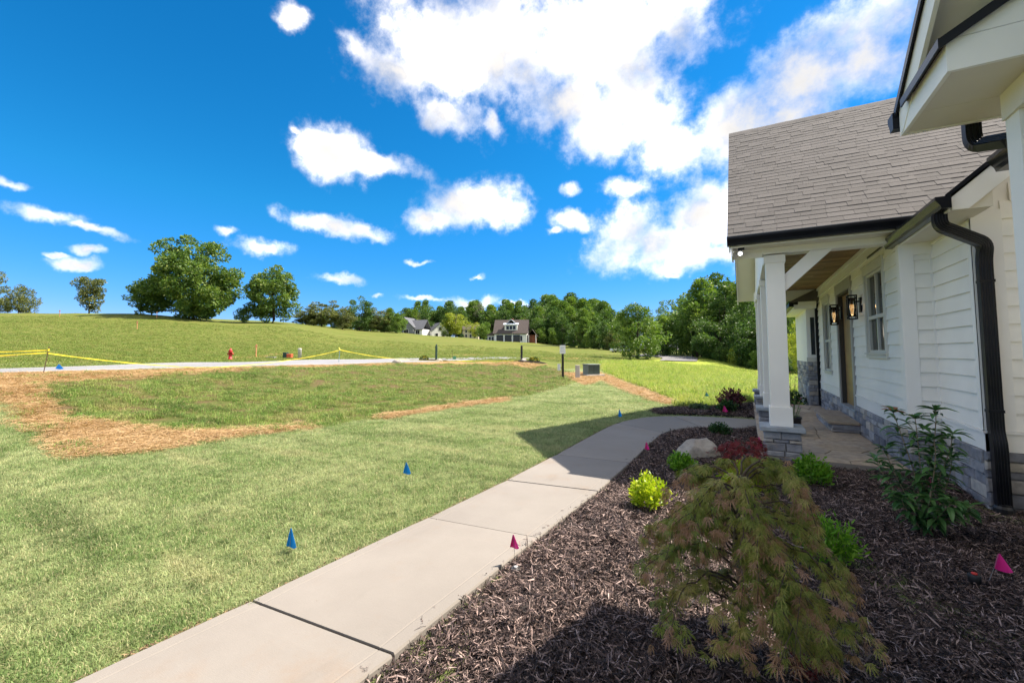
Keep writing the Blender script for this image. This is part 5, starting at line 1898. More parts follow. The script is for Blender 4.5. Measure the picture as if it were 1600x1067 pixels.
# ---- laceleaf maples: trunk, arching branches, hanging feathery leaves
def layered_maple(name, label, loc, h, r, nbr, per, leaf, m, m2, seed, trunk=.02, low=.16, cat='maple'):
    """upright stem, branches in layers that arch out and hang at their ends; feathery leaves on the outer parts"""
    rg = np.random.default_rng(seed)
    t = thing(name, label, cat, loc)
    tr = [np.array([0, 0, -.02]), np.array([.012, .008, h * .3]), np.array([-.012, .0, h * .58]), np.array([.015, .02, h * .86])]
    zz = np.array([q[2] for q in tr])
    tx = np.array([q[0] for q in tr]); ty = np.array([q[1] for q in tr])
    MB().tube(tr, [trunk, trunk * .85, trunk * .62, trunk * .25], 9).build('trunk', MAPB, t, True)
    bb = MB()
    P = []; D = []; U = []
    for i in range(nbr):
        f = (i + .5) / nbr
        z0 = h * (.20 + .66 * f ** .85)
        st = np.array([np.interp(z0, zz, tx), np.interp(z0, zz, ty), z0])
        a = i * 2.39996 + rg.normal(0, .3)
        prof = np.interp(z0 / h, [.2, .38, .6, .75, .86], [.62, .95, 1.0, .85, .62])
        L = r * prof * rg.uniform(.72, 1.15)
        out = np.array([math.cos(a), math.sin(a), 0]); sd_ = np.array([-out[1], out[0], 0])
        rise = h * (.10 + .10 * f) * rg.uniform(.7, 1.2)
        drop = h * (.10 + .16 * f) * rg.uniform(.6, 1.5)
        p3z = max(low * rg.uniform(.8, 1.4), z0 + rise * .4 - drop)
        p1 = st + out * L * .3 + np.array([0, 0, rise]) + sd_ * rg.normal(0, .04)
        p2 = st + out * L * .75 + np.array([0, 0, rise * .75])
        p3 = np.array([st[0], st[1], p3z]) + out * L + sd_ * rg.normal(0, .06)
        tt = np.linspace(0, 1, 12)[:, None]
        C = (1 - tt) ** 3 * st + 3 * tt * (1 - tt) ** 2 * p1 + 3 * tt ** 2 * (1 - tt) * p2 + tt ** 3 * p3
        C[1:-1] += rg.normal(0, .006, (10, 3))
        bb.tube(C, list(np.linspace(trunk * .30, .0012, 12)), 5)
        # side twigs spread each branch into a flat spray
        segs = [C[3:]]
        for j in range(4):
            k = int(rg.integers(4, 10)); sg = (-1) ** j
            tg = C[k + 1] - C[k]; tg /= np.linalg.norm(tg)
            d = tg * .8 + sd_ * sg * rg.uniform(.5, .9); d /= np.linalg.norm(d)
            l2 = L * rg.uniform(.22, .42)
            e_ = np.array([C[k] + d * l2 * q + np.array([0, 0, -.28 * l2 * q * q]) for q in np.linspace(0, 1, 7)])
            bb.tube(e_[[0, 3, 6]], [.0022, .0016, .001], 4)
            segs.append(e_)
        for j, sgm in enumerate(segs):
            n_ = per // 2 if j == 0 else per // 8
            u = rg.uniform(0 if j else .05, 1, n_) ** .85
            x = u * (len(sgm) - 1); k = np.clip(x.astype(int), 0, len(sgm) - 2); fr_ = (x - k)[:, None]
            pts = sgm[k] * (1 - fr_) + sgm[k + 1] * fr_
            tg = sgm[k + 1] - sgm[k]; tg /= np.linalg.norm(tg, axis=1)[:, None] + 1e-9
            side = np.cross(tg, np.array([0, 0, 1.0])) * rg.choice([-1, 1], n_)[:, None]
            P.append(pts + side * rg.uniform(0, .022, n_)[:, None] + rg.normal(0, .010, (n_, 3)))
            D.append(tg * .75 + side * .65 + np.array([0, 0, -.42]) + rg.normal(0, .28, (n_, 3)))
            U.append(u * (1 if j else .9) + .35 * (pts[:, 2] / h - .5) + rg.normal(0, .16, n_))
    P = np.vstack(P); D = np.vstack(D); U = np.concatenate(U)
    # clearings where the stem and what lies behind show through
    gap_ = np.sin(P[:, 0] * 13 + seed) * np.sin(P[:, 2] * 15 + 1.3) + .6 * np.sin(P[:, 1] * 11)
    ok = (P[:, 2] > low * .6) & (gap_ < .95)
    P, D, U = P[ok], D[ok], U[ok]
    bb.build('branches', MAPT, t, True)
    fr = rot_frames(D, rg, np.tile(np.array([0, 0, 1.0]), (len(P), 1)))
    pick = rg.integers(0, 4, len(P))
    for nm, sel, mm in (('foliage', U <= .80, m), ('tip_foliage', U > .80, m2)):
        Vs = []; Fs = []; base = 0
        for j in range(4):
            q = sel & (pick == j)
            if not q.any(): continue
            tv, tf = laceleaf(seed + j)
            V, F = stamp(tv, tf, P[q], fr[q], leaf * rg.uniform(.55, 1.35, q.sum()))
            Vs.append(V); Fs.append(F[0] + base); base += len(V)
        if Vs:
            link(bpy.data.objects.new(nm, np_mesh(nm, np.vstack(Vs), np.vstack(Fs), [mm])), t)
    return t


layered_maple('lace_leaf_maple', 'bronze green lace leaf maple standing in the foreground mulch', gp(-.06, 2.42), 1.06, .47, 54, 100, .044, LACE, LTIP, 5, low=.27)
layered_maple('lace_leaf_maple', 'low red lace leaf maple behind the bronze one beside the stone pier', gp(-.06, 6.25), .47, .36, 22, 34, .058, REDL, REDL, 9, trunk=.012, low=.12)

# ---- broad leaved shrub by the recess: single leaves
BROAD = leafy('glossy_broad_leaves', [(0, (.02, .06, .018)), (.5, (.045, .12, .035)), (.85, (.09, .20, .06)), (1, (.14, .27, .08))], .25, .28)
NEWL = leafy('fresh_green_leaf', [(0, (.16, .36, .03)), (1, (.24, .48, .05))], .4, .35)
REDNEW = leafy('reddish_new_leaf', [(0, (.25, .09, .04)), (1, (.32, .14, .06))], .35, .35)


def broad_leaf(seed, m):
    rg = random.Random(seed)
    L = 1.0; V = []; F = []
    n = 6
    for i in range(n + 1):
        t = i / n
        w = .145 * math.sin(math.pi * min(1, t * .97 + .03)) ** .8
        z = .10 * math.sin(t * 2.2) - .36 * t * t * rg.uniform(.8, 1.2)
        V += [(t * L, -w, z + w * .45), (t * L, 0, z), (t * L, w, z + w * .45)]
    for i in range(n):
        b = i * 3
        F += [(b, b + 3, b + 4, b + 1), (b + 1, b + 4, b + 5, b + 2)]
    me = bpy.data.meshes.new('leaf'); me.from_pydata(V, [], F); me.materials.append(m)
    for p in me.polygons: p.use_smooth = True
    return me


bs = thing('broad_leaf_shrub', 'tall glossy broad leaved shrub with bare stems by the stone base', 'shrub', gp(1.30, 4.98))
LM = [broad_leaf(s, BROAD) for s in range(4)]; LN = broad_leaf(9, NEWL); LR = broad_leaf(10, REDNEW)
rg = np.random.default_rng(21)
nleaf = 0
tips_ = [(-.20, .05, 1.02), (-.02, .02, .98), (.16, .02, 1.06), (.26, -.05, .88), (-.30, .0, .70), (.08, -.12, .84), (-.12, -.1, .80), (.30, .1, .66), (-.36, .1, .56), (.02, .14, .9), (.16, -.2, .36), (-.05, -.2, .42), (.30, -.12, .30), (-.24, -.18, .34), (.2, .12, .5)]
tips = [tips_[i] for i in (0, 1, 2, 3, 4, 5, 7, 8, 10, 12, 13)]
mass = []
for k, (tx, ty, tz) in enumerate(tips):
    b0 = np.array([.02 * math.cos(k), .02 * math.sin(k), -.01]); tx *= .76
    tp = np.array([tx, ty, tz])
    c1 = b0 + np.array([tx * .10, ty * .10, tz * .40]) + rg.normal(0, .02, 3); c2 = b0 + np.array([tx * .85, ty * .85, tz * .7]) + rg.normal(0, .02, 3)
    tt = np.linspace(0, 1, 10)[:, None]
    C = (1 - tt) ** 3 * b0 + 3 * tt * (1 - tt) ** 2 * c1 + 3 * tt ** 2 * (1 - tt) * c2 + tt ** 3 * tp
    MB().tube(C, list(np.linspace(.0075, .003, 10)), 6).build('stem', STEMB, bs, True)
    spots_ = [(1.0, 9)] + [(t, 4) for t in np.arange(.95, .30, -.075)] + [(t, 2) for t in (.27, .2)]
    for (t, cnt) in spots_:
        i = min(int(t * 9), 8); p = C[i] * (1 - (t * 9 - i)) + C[i + 1] * (t * 9 - i)
        for j in range(cnt):
            a = j * 2 * math.pi / cnt + rg.uniform(0, 2)
            el = rg.uniform(.0, .8) if t == 1.0 else rg.uniform(-.35, .5)
            d = Vector((math.cos(a) * math.cos(el), math.sin(a) * math.cos(el), math.sin(el)))
            s_ = d.cross(Vector((0, 0, 1))).normalized(); u_ = s_.cross(d)
            M = Matrix((d, -s_, u_)).transposed().to_4x4()
            L = rg.uniform(.10, .155) * (.95 if t == 1.0 else 1)
            me = LM[int(rg.integers(4))]
            if t == 1.0 and k == 0: me = LR
            if t == 1.0 and k in (10,): me = LN
            nleaf += 1
            if nleaf % 5 not in (0, 2, 4) or nleaf > 490:
                T_ = np.array(Matrix.Translation(p) @ M @ Matrix.Scale(L, 4))
                mass.append((me, T_)); continue
            lo = bpy.data.objects.new('leaf', me)
            lo.matrix_local = Matrix.Translation(p) @ M @ Matrix.Scale(L, 4)
            link(lo, bs)
mv = []; mf = []
for me, T_ in mass:
    b = len(mv)
    for v in me.vertices:
        mv.append(tuple((T_ @ np.array([*v.co, 1.0]))[:3]))
    mf += [tuple(i + b for i in p.vertices) for p in me.polygons]
mm = bpy.data.meshes.new('inner_leaves'); mm.from_pydata(mv, [], mf); mm.materials.append(BROAD)
o = link(bpy.data.objects.new('inner_leaves', mm), bs); o['kind'] = 'stuff'

# ---- boulder
def boulder(label, loc, rx, ry, h, seed, rz):
    import bmesh
    bm = bmesh.new()
    bmesh.ops.create_icosphere(bm, subdivisions=4, radius=1)
    rg = np.random.default_rng(seed)
    planes = [(np.array(v) / np.linalg.norm(v), d) for v, d in (((.4, -.5, .75), .62), ((-.7, -.3, .6), .60), ((.9, .2, .3), .80), ((-.2, .8, .5), .7), ((-.9, .3, .1), .85), ((.1, -.95, .2), .72), ((.75, -.6, .1), .82), ((0, .1, 1), .78))]
    for v in bm.verts:
        c = np.array(v.co)
        for n, d in planes:
            e = c @ n - d
            if e > 0: c = c - n * e * .92
        c += .035 * np.sin(c[[1, 2, 0]] * 7 + seed) + .015 * np.sin(c[[2, 0, 1]] * 17)
        c[2] += .22 * c[0]
        v.co = Vector((c[0] * rx, c[1] * ry, c[2] * h))
    me = bpy.data.meshes.new('boulder'); bm.to_mesh(me); bm.free(); me.materials.append(BOULDER)
    for p in me.polygons: p.use_smooth = True
    o = link(bpy.data.objects.new('boulder', me)); o.location = loc; o.rotation_euler = (0, 0, rz)
    return tag(o, label, 'boulder')


boulder('tan angular boulder sitting in the mulch by the walk', (-.68, 6.95, .09), .33, .2, .24, 3, R(14))

# ---- marking flags
FB = simple('blue_flag_plastic', (.0, .27, .80), .5, .05)
FP = simple('pink_flag_plastic', (.85, .03, .28), .5, .05)
FPB = simple('pale_teal_flag_plastic', (.10, .35, .45), .5, .05)


def flag(label, loc, col, wire, fw_, fh, rz, lean=0.0, kind='fold', group=None):
    t = thing('marker_flag', label, 'flag', loc, rz, group)
    tip = np.array([lean * wire, 0, wire])
    MB().tube([(0, 0, -.02), tuple(tip * .5 + np.array([.006, 0, 0])), tuple(tip)], .0016 if wire < .3 else .002, 5).build('wire', STEEL, t)
    mb = MB()
    z1 = wire
    n = 6
    for k in range(n):
        a, b = k / n, (k + 1) / n
        def q(s, top):
            if kind == 'fold':      # limp folded triangle hanging from its corner
                wv = .5 * fw_ * (1 - .0) * s if not top else 0
                return (tip[0] + fw_ * (s - .35) * (0.12 if top else 1), .02 * math.sin(s * 5) * (0 if top else 1), z1 - (0 if top else fh * (.86 + .14 * math.sin(s * 3.1))))
            return (tip[0] + fw_ * s, .014 * math.sin(s * 6), z1 - (0 if top else fh) - .2 * fh * s * s)
        mb.poly([q(a, False), q(b, False), q(b, True), q(a, True)])
    o = mb.build('flag', col, t)
    md = o.modifiers.new('solid', 'SOLIDIFY'); md.thickness = .001
    return t


gl_ = 'blue utility marking flags'; gp_ = 'pink sprinkler marking flags'
flag('blue marking flag in the lawn beside the walk, nearest to the camera', (-3.14, 2.17, 0), FB, .205, .088, .155, YAW, .05, group=gl_)
flag('blue marking flag standing over a small hole in mid lawn', (-3.53, 3.88, 0), FB, .28, .098, .14, YAW, .04, group=gl_)
flag('blue marking flag at the edge of the porch shadow by the far walk bend', (-2.63, 10.1, 0), FB, .23, .085, .17, YAW, 0, group=gl_)
p = hit(91, 580); flag('blue marking flag by the street under the yellow tape', tuple(p), FB, .30, .40, .22, YAW, .0, group=gl_)
p = hit(1104, 631); flag('pale teal flag in the tall field grass beyond the small bed', tuple(p), FPB, .35, .12, .12, YAW, .0, group=gl_)
flag('pink marking flag at the edge of the walk above a round sprinkler head', (-1.50, 2.79, .02), FP, .235, .066, .10, YAW, -.03, group=gp_)
flag('pink marking flag at the walk edge beside the mulch, left of the boulder', (-1.40, 6.95, .05), FP, .12, .07, .12, YAW, 0, group=gp_)
flag('pink marking flag against the left side of the nearest stone pier', (.13, 7.05, .05), FP, .33, .07, .16, YAW, 0, group=gp_)
flag('pink marking flag in the small bed beyond the walk', (-.50, 11.9, .05), FP, .2, .13, .16, YAW, 0, group=gp_)
flag('pink marking flag showing among the leaves of the broad leaved shrub', (1.55, 5.75, .05), FP, .30, .05, .11, YAW, 0, group=gp_)
flag('large pink marking flag leaning in the shaded mulch on the right', (1.36, 4.08, .05), FP, .19, .085, .115, YAW - .4, .35, group=gp_)

# ---- sprinkler heads
SPK = simple('grey_plastic', (.06, .06, .06), .5)
t = thing('sprinkler_head', 'grey round sprinkler head in the sunlit mulch by the pink flag', 'sprinkler', (-1.475, 2.77, .035), group='sprinkler heads')
MB().lathe([(.036, -.05), (.036, .0), (.030, .006)], 18).build('body', SPK, t, True)
MB().lathe([(.017, .005), (.016, .014), (.010, .016)], 14).build('nozzle', simple('light_grey_plastic', (.4, .4, .4), .5), t, True)
t = thing('sprinkler_head', 'black sprinkler head with red cap in the shaded mulch', 'sprinkler', (1.285, 4.03, .07), group='sprinkler heads')
MB().lathe([(.03, -.05), (.034, .025), (.028, .032)], 18).build('body', BLACKPL, t, True)
MB().lathe([(.017, .031), (.016, .04), (.008, .042)], 14).build('cap', simple('red_plastic', (.6, .04, .03), .4), t, True)

# ---- planter behind the first column
t = thing('planter', 'black planter of pink flowers standing behind the nearest column', 'planter', (.70, 9.15, .105))
MB().lathe([(.10, .0), (.12, .05), (.135, .28), (.145, .29), (.145, .32), (.135, .32), (.13, .28)], 20).build('pot', BLACKPL, t, True)
st_ = MB(); fl = MB(); lv = MB()
rg = random.Random(4)
for k in range(11):
    a = rg.uniform(0, 6.28); h = rg.uniform(.15, .80)
    e_ = (rg.uniform(.02, .14) * math.cos(a), rg.uniform(.02, .14) * math.sin(a), .3 + h)
    st_.tube([(e_[0] * .3, e_[1] * .3, .28), (e_[0] * .8, e_[1] * .8, .3 + h * .6), e_], .003, 5)
    for j in range(5):
        th = j * 1.256
        fl.poly([e_, (e_[0] + .02 * math.cos(th - .4), e_[1] + .02 * math.sin(th - .4), e_[2] + .012), (e_[0] + .03 * math.cos(th), e_[1] + .03 * math.sin(th), e_[2] + .006), (e_[0] + .02 * math.cos(th + .4), e_[1] + .02 * math.sin(th + .4), e_[2] + .012)])
    for j in range(6):
        z = .3 + h * rg.uniform(.1, .9); th = rg.uniform(0, 6.28)
        c = np.array([e_[0] * .7, e_[1] * .7, z]); d = np.array([math.cos(th), math.sin(th), .2]) * .05; s = np.array([-d[1], d[0], 0]) * .3
        lv.poly([c, c + d * .5 + s, c + d, c + d * .5 - s])
st_.build('stems', simple('plant_stem', (.10, .15, .04), .6), t)
fl.build('flowers', simple('pink_petal', (.75, .22, .30), .6), t)
lv.build('leaves', BOXG, t)

# ================================================================== ALONG THE STREET
TAPE = simple('yellow_tape_plastic', (.82, .66, .05), .45, .12, 2.5)
STAKE = simple('rusty_stake', (.10, .06, .04), .8)
ORNG = simple('faded_orange_stake', (.80, .35, .18), .7, .1)
GREENP = simple('dark_green_post', (.02, .05, .035), .45)


def tape(label, pts, sag, group='yellow caution tape strung along the street'):
    mb = MB()
    path_ = []
    for a, b in zip(pts[:-1], pts[1:]):
        a, b = np.array(a, float), np.array(b, float)
        L = np.linalg.norm(b - a)
        for t in np.linspace(0, 1, 14, endpoint=False):
            path_.append(a * (1 - t) + b * t + np.array([0, 0, -sag * 4 * t * (1 - t)]))
    path_.append(np.array(pts[-1], float))
    for i in range(len(path_) - 1):
        p, q = path_[i], path_[i + 1]
        h0 = .017 * (1 + .35 * math.sin(i * 1.7)); h1 = .017 * (1 + .35 * math.sin((i + 1) * 1.7))
        mb.poly([p - (0, 0, h0), q - (0, 0, h1), q + (0, 0, h1), p + (0, 0, h0)])
    o = mb.build('caution_tape', TAPE)
    md = o.modifiers.new('solid', 'SOLIDIFY'); md.thickness = .004
    return tag(o, label, 'tape', group)


def at_w(px, py, w):
    """point on the sight line at distance w along the view"""
    return C0 + ray(px, py) * w


s1 = hit(67, 584.5); w1 = depth_(s1[0], s1[1])
t = thing('tape_stake', 'thin rusty stake holding the yellow tape at the near street edge', 'stake', tuple(s1))
top1 = at_w(77, 541, w1)
d_ = top1 - s1
MB().tube([(0, 0, -.1), tuple(d_)], .013, 6).build('rod', STAKE, t)
MB().tube([tuple(d_ * .86 + (.0, 0, -.04)), tuple(d_ * .86 + (.0, 0, .05))], .03, 6).build('tape_knot', TAPE, t)
k1 = s1 + d_ * .86
tape('upper yellow tape running left out of the frame from the rusty stake', [k1, at_w(-220, 556, w1 - 2.5)], .02)
tape('lower sagging yellow tape running left from the rusty stake', [k1 - (0, 0, .10), at_w(-190, 577, w1 - 2.5)], -.07)
s2 = hit(529, 567); w2 = depth_(s2[0], s2[1])
t = thing('tape_stake', 'thin blue grey stake holding the yellow tape in mid distance', 'stake', tuple(s2))
top2 = at_w(531, 546, w2); d2 = top2 - s2
MB().tube([(0, 0, -.1), tuple(d2)], .016, 6).build('rod', simple('blue_grey_rod', (.10, .22, .30), .6), t)
MB().tube([tuple(d2 + (.05, 0, -.07)), tuple(d2 + (-.1, 0, .14))], .03, 5).build('tape_knot', TAPE, t)
lowp = hit(345, 575.5) + (0, 0, .07)
tape('long yellow tape dropping from the rusty stake to the ground by the hydrant', [k1 - (0, 0, .12), at_w(262, 571.5, depth_(*hit(262, 577)[:2])), lowp], .05)
tape('yellow tape rising from the street edge to the blue grey stake', [lowp, at_w(455, 562, w2 - 3), top2 - (0, 0, .05)], .06)
e1 = hit(640, 563.5) + (0, 0, .08)
tape('yellow tape falling from the blue grey stake toward the flower bed', [top2 - (0, 0, .03), e1], .12)
tape('loose yellow tape lying along the ground between the two sign posts', [e1] + [hit(x, 566 + .6 * math.sin(x)) + (0, 0, .12) for x in range(690, 812, 24)], .02)

# fire hydrant
HRED = simple('hydrant_red_paint', (.45, .02, .02), .4, .15, 6)
hpnt = spot(361, 33.5)
t = thing('fire_hydrant', 'red fire hydrant on the grass across the street', 'hydrant', tuple(hpnt))
MB().lathe([(.17, .0), (.17, .05), (.12, .06), (.115, .55), (.15, .56), (.15, .62), (.125, .64)], 18).build('barrel', HRED, t, True)
MB().lathe([(.13, .64), (.125, .70), (.09, .77), (.05, .80), (.05, .83), (.03, .84), (.03, .89)], 18).build('bonnet', HRED, t, True)
for a in (0, math.pi / 2, math.pi):
    d = np.array([math.cos(a + YAW), math.sin(a + YAW), 0])
    MB().tube([d * .09 + (0, 0, .44), d * .17 + (0, 0, .44), d * .175 + (0, 0, .44), d * .21 + (0, 0, .44)], [.06, .06, .075, .07], 12).build('outlet', HRED, t, True)
# low box, pedestal boxes
p = spot(425, 36)
t = thing('valve_box', 'low grey slab lying at the far side of the street', 'utility box', tuple(p), YAW)
MB().box(-.35, .35, -.2, .2, -.05, .10, .02).build('lid', simple('grey_lid', (.18, .18, .15), .8), t)
p = spot(447, 36.5)
t = thing('utility_pedestal', 'dark green utility box with an orange side beyond the street', 'utility box', tuple(p), YAW)
MB().box(-.14, .17, -.2, .2, -.05, .47, .02).build('cover', GREENP, t)
MB().box(.172, .56, -.19, .19, -.05, .34, .02).build('orange_box', simple('orange_box_paint', (.55, .10, .04), .6), t)
p = spot(469, 35.5)
t = thing('utility_post', 'pale round utility post beside the green box across the street', 'post', tuple(p))
MB().lathe([(.14, -.05), (.14, .78), (.15, .80), (.15, .86), (.11, .90)], 14).build('tube', simple('pale_grey_plastic', (.50, .48, .43), .6), t, True)

# sign posts with flower beds
PETAL = leafy('yellow_mum_petals', [(0, (.30, .22, .01)), (.5, (.55, .42, .02)), (1, (.70, .60, .08))], .2)


def mum(label, loc, r, seed):
    rg = np.random.default_rng(seed)
    t = thing('flower_clump', label, 'flowers', tuple(loc), group='yellow flower clumps at the sign posts')
    n = 500
    d = rg.normal(size=(n, 3)); d[:, 2] = np.abs(d[:, 2]); d /= np.linalg.norm(d, axis=1)[:, None]
    P = d * r * rg.uniform(.75, 1, n)[:, None] * np.array([1, 1, .85])
    V, F = stamp(OVAL[0], OVAL[1], P[:300], rot_frames(d[:300] + rg.normal(0, .5, (300, 3)), rg), np.full(300, r * .28))
    link(bpy.data.objects.new('leaves', np_mesh('leaves', V, F, [BOXD])), t)
    Q = P[300:] * 1.06; ok = Q[:, 2] > r * .35
    V, F = stamp(DIAM[0], DIAM[1], Q[ok], rot_frames(rg.normal(size=(ok.sum(), 3)), rg), np.full(ok.sum(), r * .26))
    link(bpy.data.objects.new('blossoms', np_mesh('blossoms', V, F, [PETAL])), t)


def mound(label, c, rx, ry, h, rz):
    V = [(0, 0, h)]; F = []
    n = 18
    for k, s in enumerate((.5, .8, 1.0)):
        for i in range(n):
            a = 2 * math.pi * i / n
            j = 1 + .12 * math.sin(3 * a + 1)
            x, y = rx * s * j * math.cos(a), ry * s * j * math.sin(a)
            X = c[0] + x * math.cos(rz) - y * math.sin(rz); Y = c[1] + x * math.sin(rz) + y * math.cos(rz)
            V.append((X - c[0], Y - c[1], gz(X, Y) - c[2] + h * (.85, .5, -.06)[k]))
    for i in range(n):
        F.append((0, 1 + i, 1 + (i + 1) % n))
        for k in range(2):
            F.append((1 + k * n + i, 1 + (k + 1) * n + i, 1 + (k + 1) * n + (i + 1) % n, 1 + k * n + (i + 1) % n))
    me = bpy.data.meshes.new('mulch_mound'); me.from_pydata(V, [], F); me.materials.append(SOIL)
    for pl in me.polygons: pl.use_smooth = True
    o = link(bpy.data.objects.new('mulch_mound', me)); o.location = c
    tag(o, label, kind='structure')


rg = random.Random(5)
PAPER = simple('white_paper_sheet', (.80, .80, .78), .7, .03)
SIGNB = simple('dark_bronze_post', (.018, .018, .017), .4)
c = spot(682, 40)
t = thing('sign_post', 'dark green sign post by the flower bed, left of the other posts', 'post', tuple(c))
MB().box(-.075, .075, -.075, .075, -.1, 1.36, .01).build('shaft', GREENP, t)
MB().lathe([(.085, 1.36), (.085, 1.40), (.05, 1.47), (.06, 1.52), (.03, 1.56)], 10).build('finial', GREENP, t, True)
mound('dark mulch mound at the foot of the green sign post', spot(675, 39.6), 1.6, .8, .16, YAW)
mum('yellow flower clump left of the dark green sign post', spot(663, 39.4) + (0, 0, .08), .42, 1)
p = spot(686, 39.0)
t_ = boulder('pale rock at the foot of the dark green sign post', tuple(p + (0, 0, .06)), .38, .25, .24, 5, 1.0)
c2_ = spot(815, 36)
t = thing('sign_post', 'black sign post on a dark mulch mound', 'post', tuple(c2_))
MB().box(-.07, .07, -.07, .07, -.1, 1.30, .01).build('shaft', SIGNB, t)
MB().lathe([(.08, 1.30), (.08, 1.34), (.04, 1.40)], 10).build('finial', SIGNB, t, True)
mound('dark mulch mound under the black sign post', spot(826, 35.2), 1.5, .75, .2, YAW - .2)
mum('yellow flower clump right of the black sign post', spot(834, 35.2) + (0, 0, .12), .42, 2)
boulder('grey brown rock at the foot of the black sign post', tuple(spot(817, 35.0) + (0, 0, .08)), .34, .26, .3, 8, .4)
W8 = 24.0
c3_ = spot(879, W8)
t = thing('notice_post', 'tall black post carrying white permit papers', 'post', tuple(c3_), YAW)
zt = at_w(880, 538, W8)[2] - c3_[2]
MB().box(-.06, .06, -.05, .05, -.15, zt, .006).build('shaft', SIGNB, t)
GREYL = simple('grey_print', (.35, .37, .40), .7, .05)


def sheet(x0, x1, z0, z1):
    o = MB().box(x0, x1, -.075, -.068, z0, z1).build('paper', PAPER, t)
    mb = MB()
    n = 5
    for k in range(n):
        z = z1 - (z1 - z0) * (k + 1) / (n + 1)
        mb.box(x0 + .03, x1 - .03 - .05 * (k % 2), -.0772, -.0752, z - .012, z + .006)
    mb.build('print_lines', GREYL, o)


sheet(-.17, .15, zt - .52, zt - .05)
sheet(-.30, -.13, .42, .78)
MB().box(-.13, -.06, -.066, -.05, .55, .60).build('paper_clip', SIGNB, t)
# thin line from the black post to the notice post
mb = MB().tube([at_w(816, 539.5, 36), at_w(848, 540.2, 29.6), at_w(879, 540.5, W8 + .05)], .014, 5)
tag(mb.build('guy_line', SIGNB), 'thin dark line strung between the black post and the notice post', 'line')
# little white sign on a wire near the green post
p = spot(707, 41)
t = thing('yard_sign', 'thin stake with a small green tag between the two sign posts', 'sign', tuple(p), YAW)
MB().tube([(0, 0, -.1), (0, 0, 1.0)], .012, 5).build('rod', STAKE, t)
MB().box(.05, .35, -.01, .01, .12, .42).build('tag_plate', simple('green_tag', (.10, .30, .16), .6), t)
p = hit(619, 567)
boulder('pale rounded rock at the street edge', tuple(p + (0, 0, .05)), .55, .35, .28, 12, .2)

# transformer and post at the end of the straw
TGREEN = simple('transformer_green_paint', (.045, .065, .05), .5, .08)
TLIGHT = simple('transformer_side_paint', (.15, .19, .165), .5, .08)
p = spot(923, 25.5)
t = thing('transformer_box', 'green pad mounted transformer box on the straw', 'transformer', tuple(p), YAW + .35)
MB().box(-.36, .40, -.3, .36, .06, .62, .02).build('tank', TLIGHT, t)
MB().box(-.35, .39, -.345, -.302, .07, .61, .012).build('door', TGREEN, t)
MB().box(-.40, .44, -.37, .40, .622, .655, .01).build('lid', TLIGHT, t)
MB().box(-.55, .62, -.5, .52, -.12, .058, .01).build('pad', simple('pad_concrete', (.40, .38, .34), .9), t)
MB().box(-.02, -.005, -.352, -.346, .1, .58).build('door_seam', BLACKPL, t)
p = spot(902, 24.0)
t = thing('utility_post', 'pale square utility post left of the transformer box', 'post', tuple(p), YAW)
MB().box(-.115, .115, -.10, .10, -.1, .66, .015).build('shaft', simple('weathered_pale_plastic', (.44, .42, .38), .7), t)
MB().box(-.13, .13, -.115, .115, .662, .70, .01).build('cap', simple('weathered_pale_plastic', (.44, .42, .38), .7), t)

# surveyors' stakes on the hill
for (px, py, h, lab) in ((93, 495, 1.6, 'faint orange survey stake on the hill crest at far left'), (245, 497, 1.6, 'orange survey stake in front of the big oak'), (214, 515, 1.4, 'faded orange survey stake low on the slope before the big oak'), (400, 558, 1.1, 'faded orange survey stake right of the hydrant')):
    p = hit(px, py)
    t = thing('survey_stake', lab, 'stake', tuple(p), YAW, 'orange survey stakes on the hillside')
    s_ = h / 1.4 * (1.0 if py < 520 else .8)
    MB().box(-.05 * s_, .05 * s_, -.02, .02, -.1, h).build('lath', ORNG, t)
    MB().prism([(-.16 * s_, -.022, h * .72), (.12 * s_, -.022, h * .75), (.16 * s_, -.022, h * .93), (-.12 * s_, -.022, h * .95)], (0, -.01, 0)).build('ribbon', ORNG, t)
p = hit(722, 527)
t = thing('round_bush', 'tiny dark round bush on the lawn below the pale houses', 'bush', tuple(p))
rg2 = np.random.default_rng(4)
d = rg2.normal(size=(160, 3)); d /= np.linalg.norm(d, axis=1)[:, None]
V, F = stamp(DIAM[0], DIAM[1], d * .6 + (0, 0, .5), rot_frames(rg2.normal(size=(160, 3)), rg2), np.full(160, .4))
link(bpy.data.objects.new('foliage', np_mesh('foliage', V, F, [BOXD])), t)

# ================================================================== DISTANT HOUSES
BROOF = simple('brown_roof', (.085, .068, .062), .9, .12, 2)
GROOF = simple('grey_roof', (.11, .115, .13), .85, .12, 2)
HGREY = simple('grey_house_siding', (.20, .21, .23), .7)
HWHITE = simple('white_house_siding', (.72, .72, .70), .7)
HCREAM = simple('cream_house_siding', (.60, .54, .42), .7)
DARKW = simple('dark_window', (.02, .022, .028), .15)
GDOOR = simple('charcoal_garage_door', (.035, .036, .042), .5)
METR = simple('pale_metal_roof', (.55, .60, .66), .4)
BRICKW = simple('brick_red_wall', (.25, .09, .05), .9)


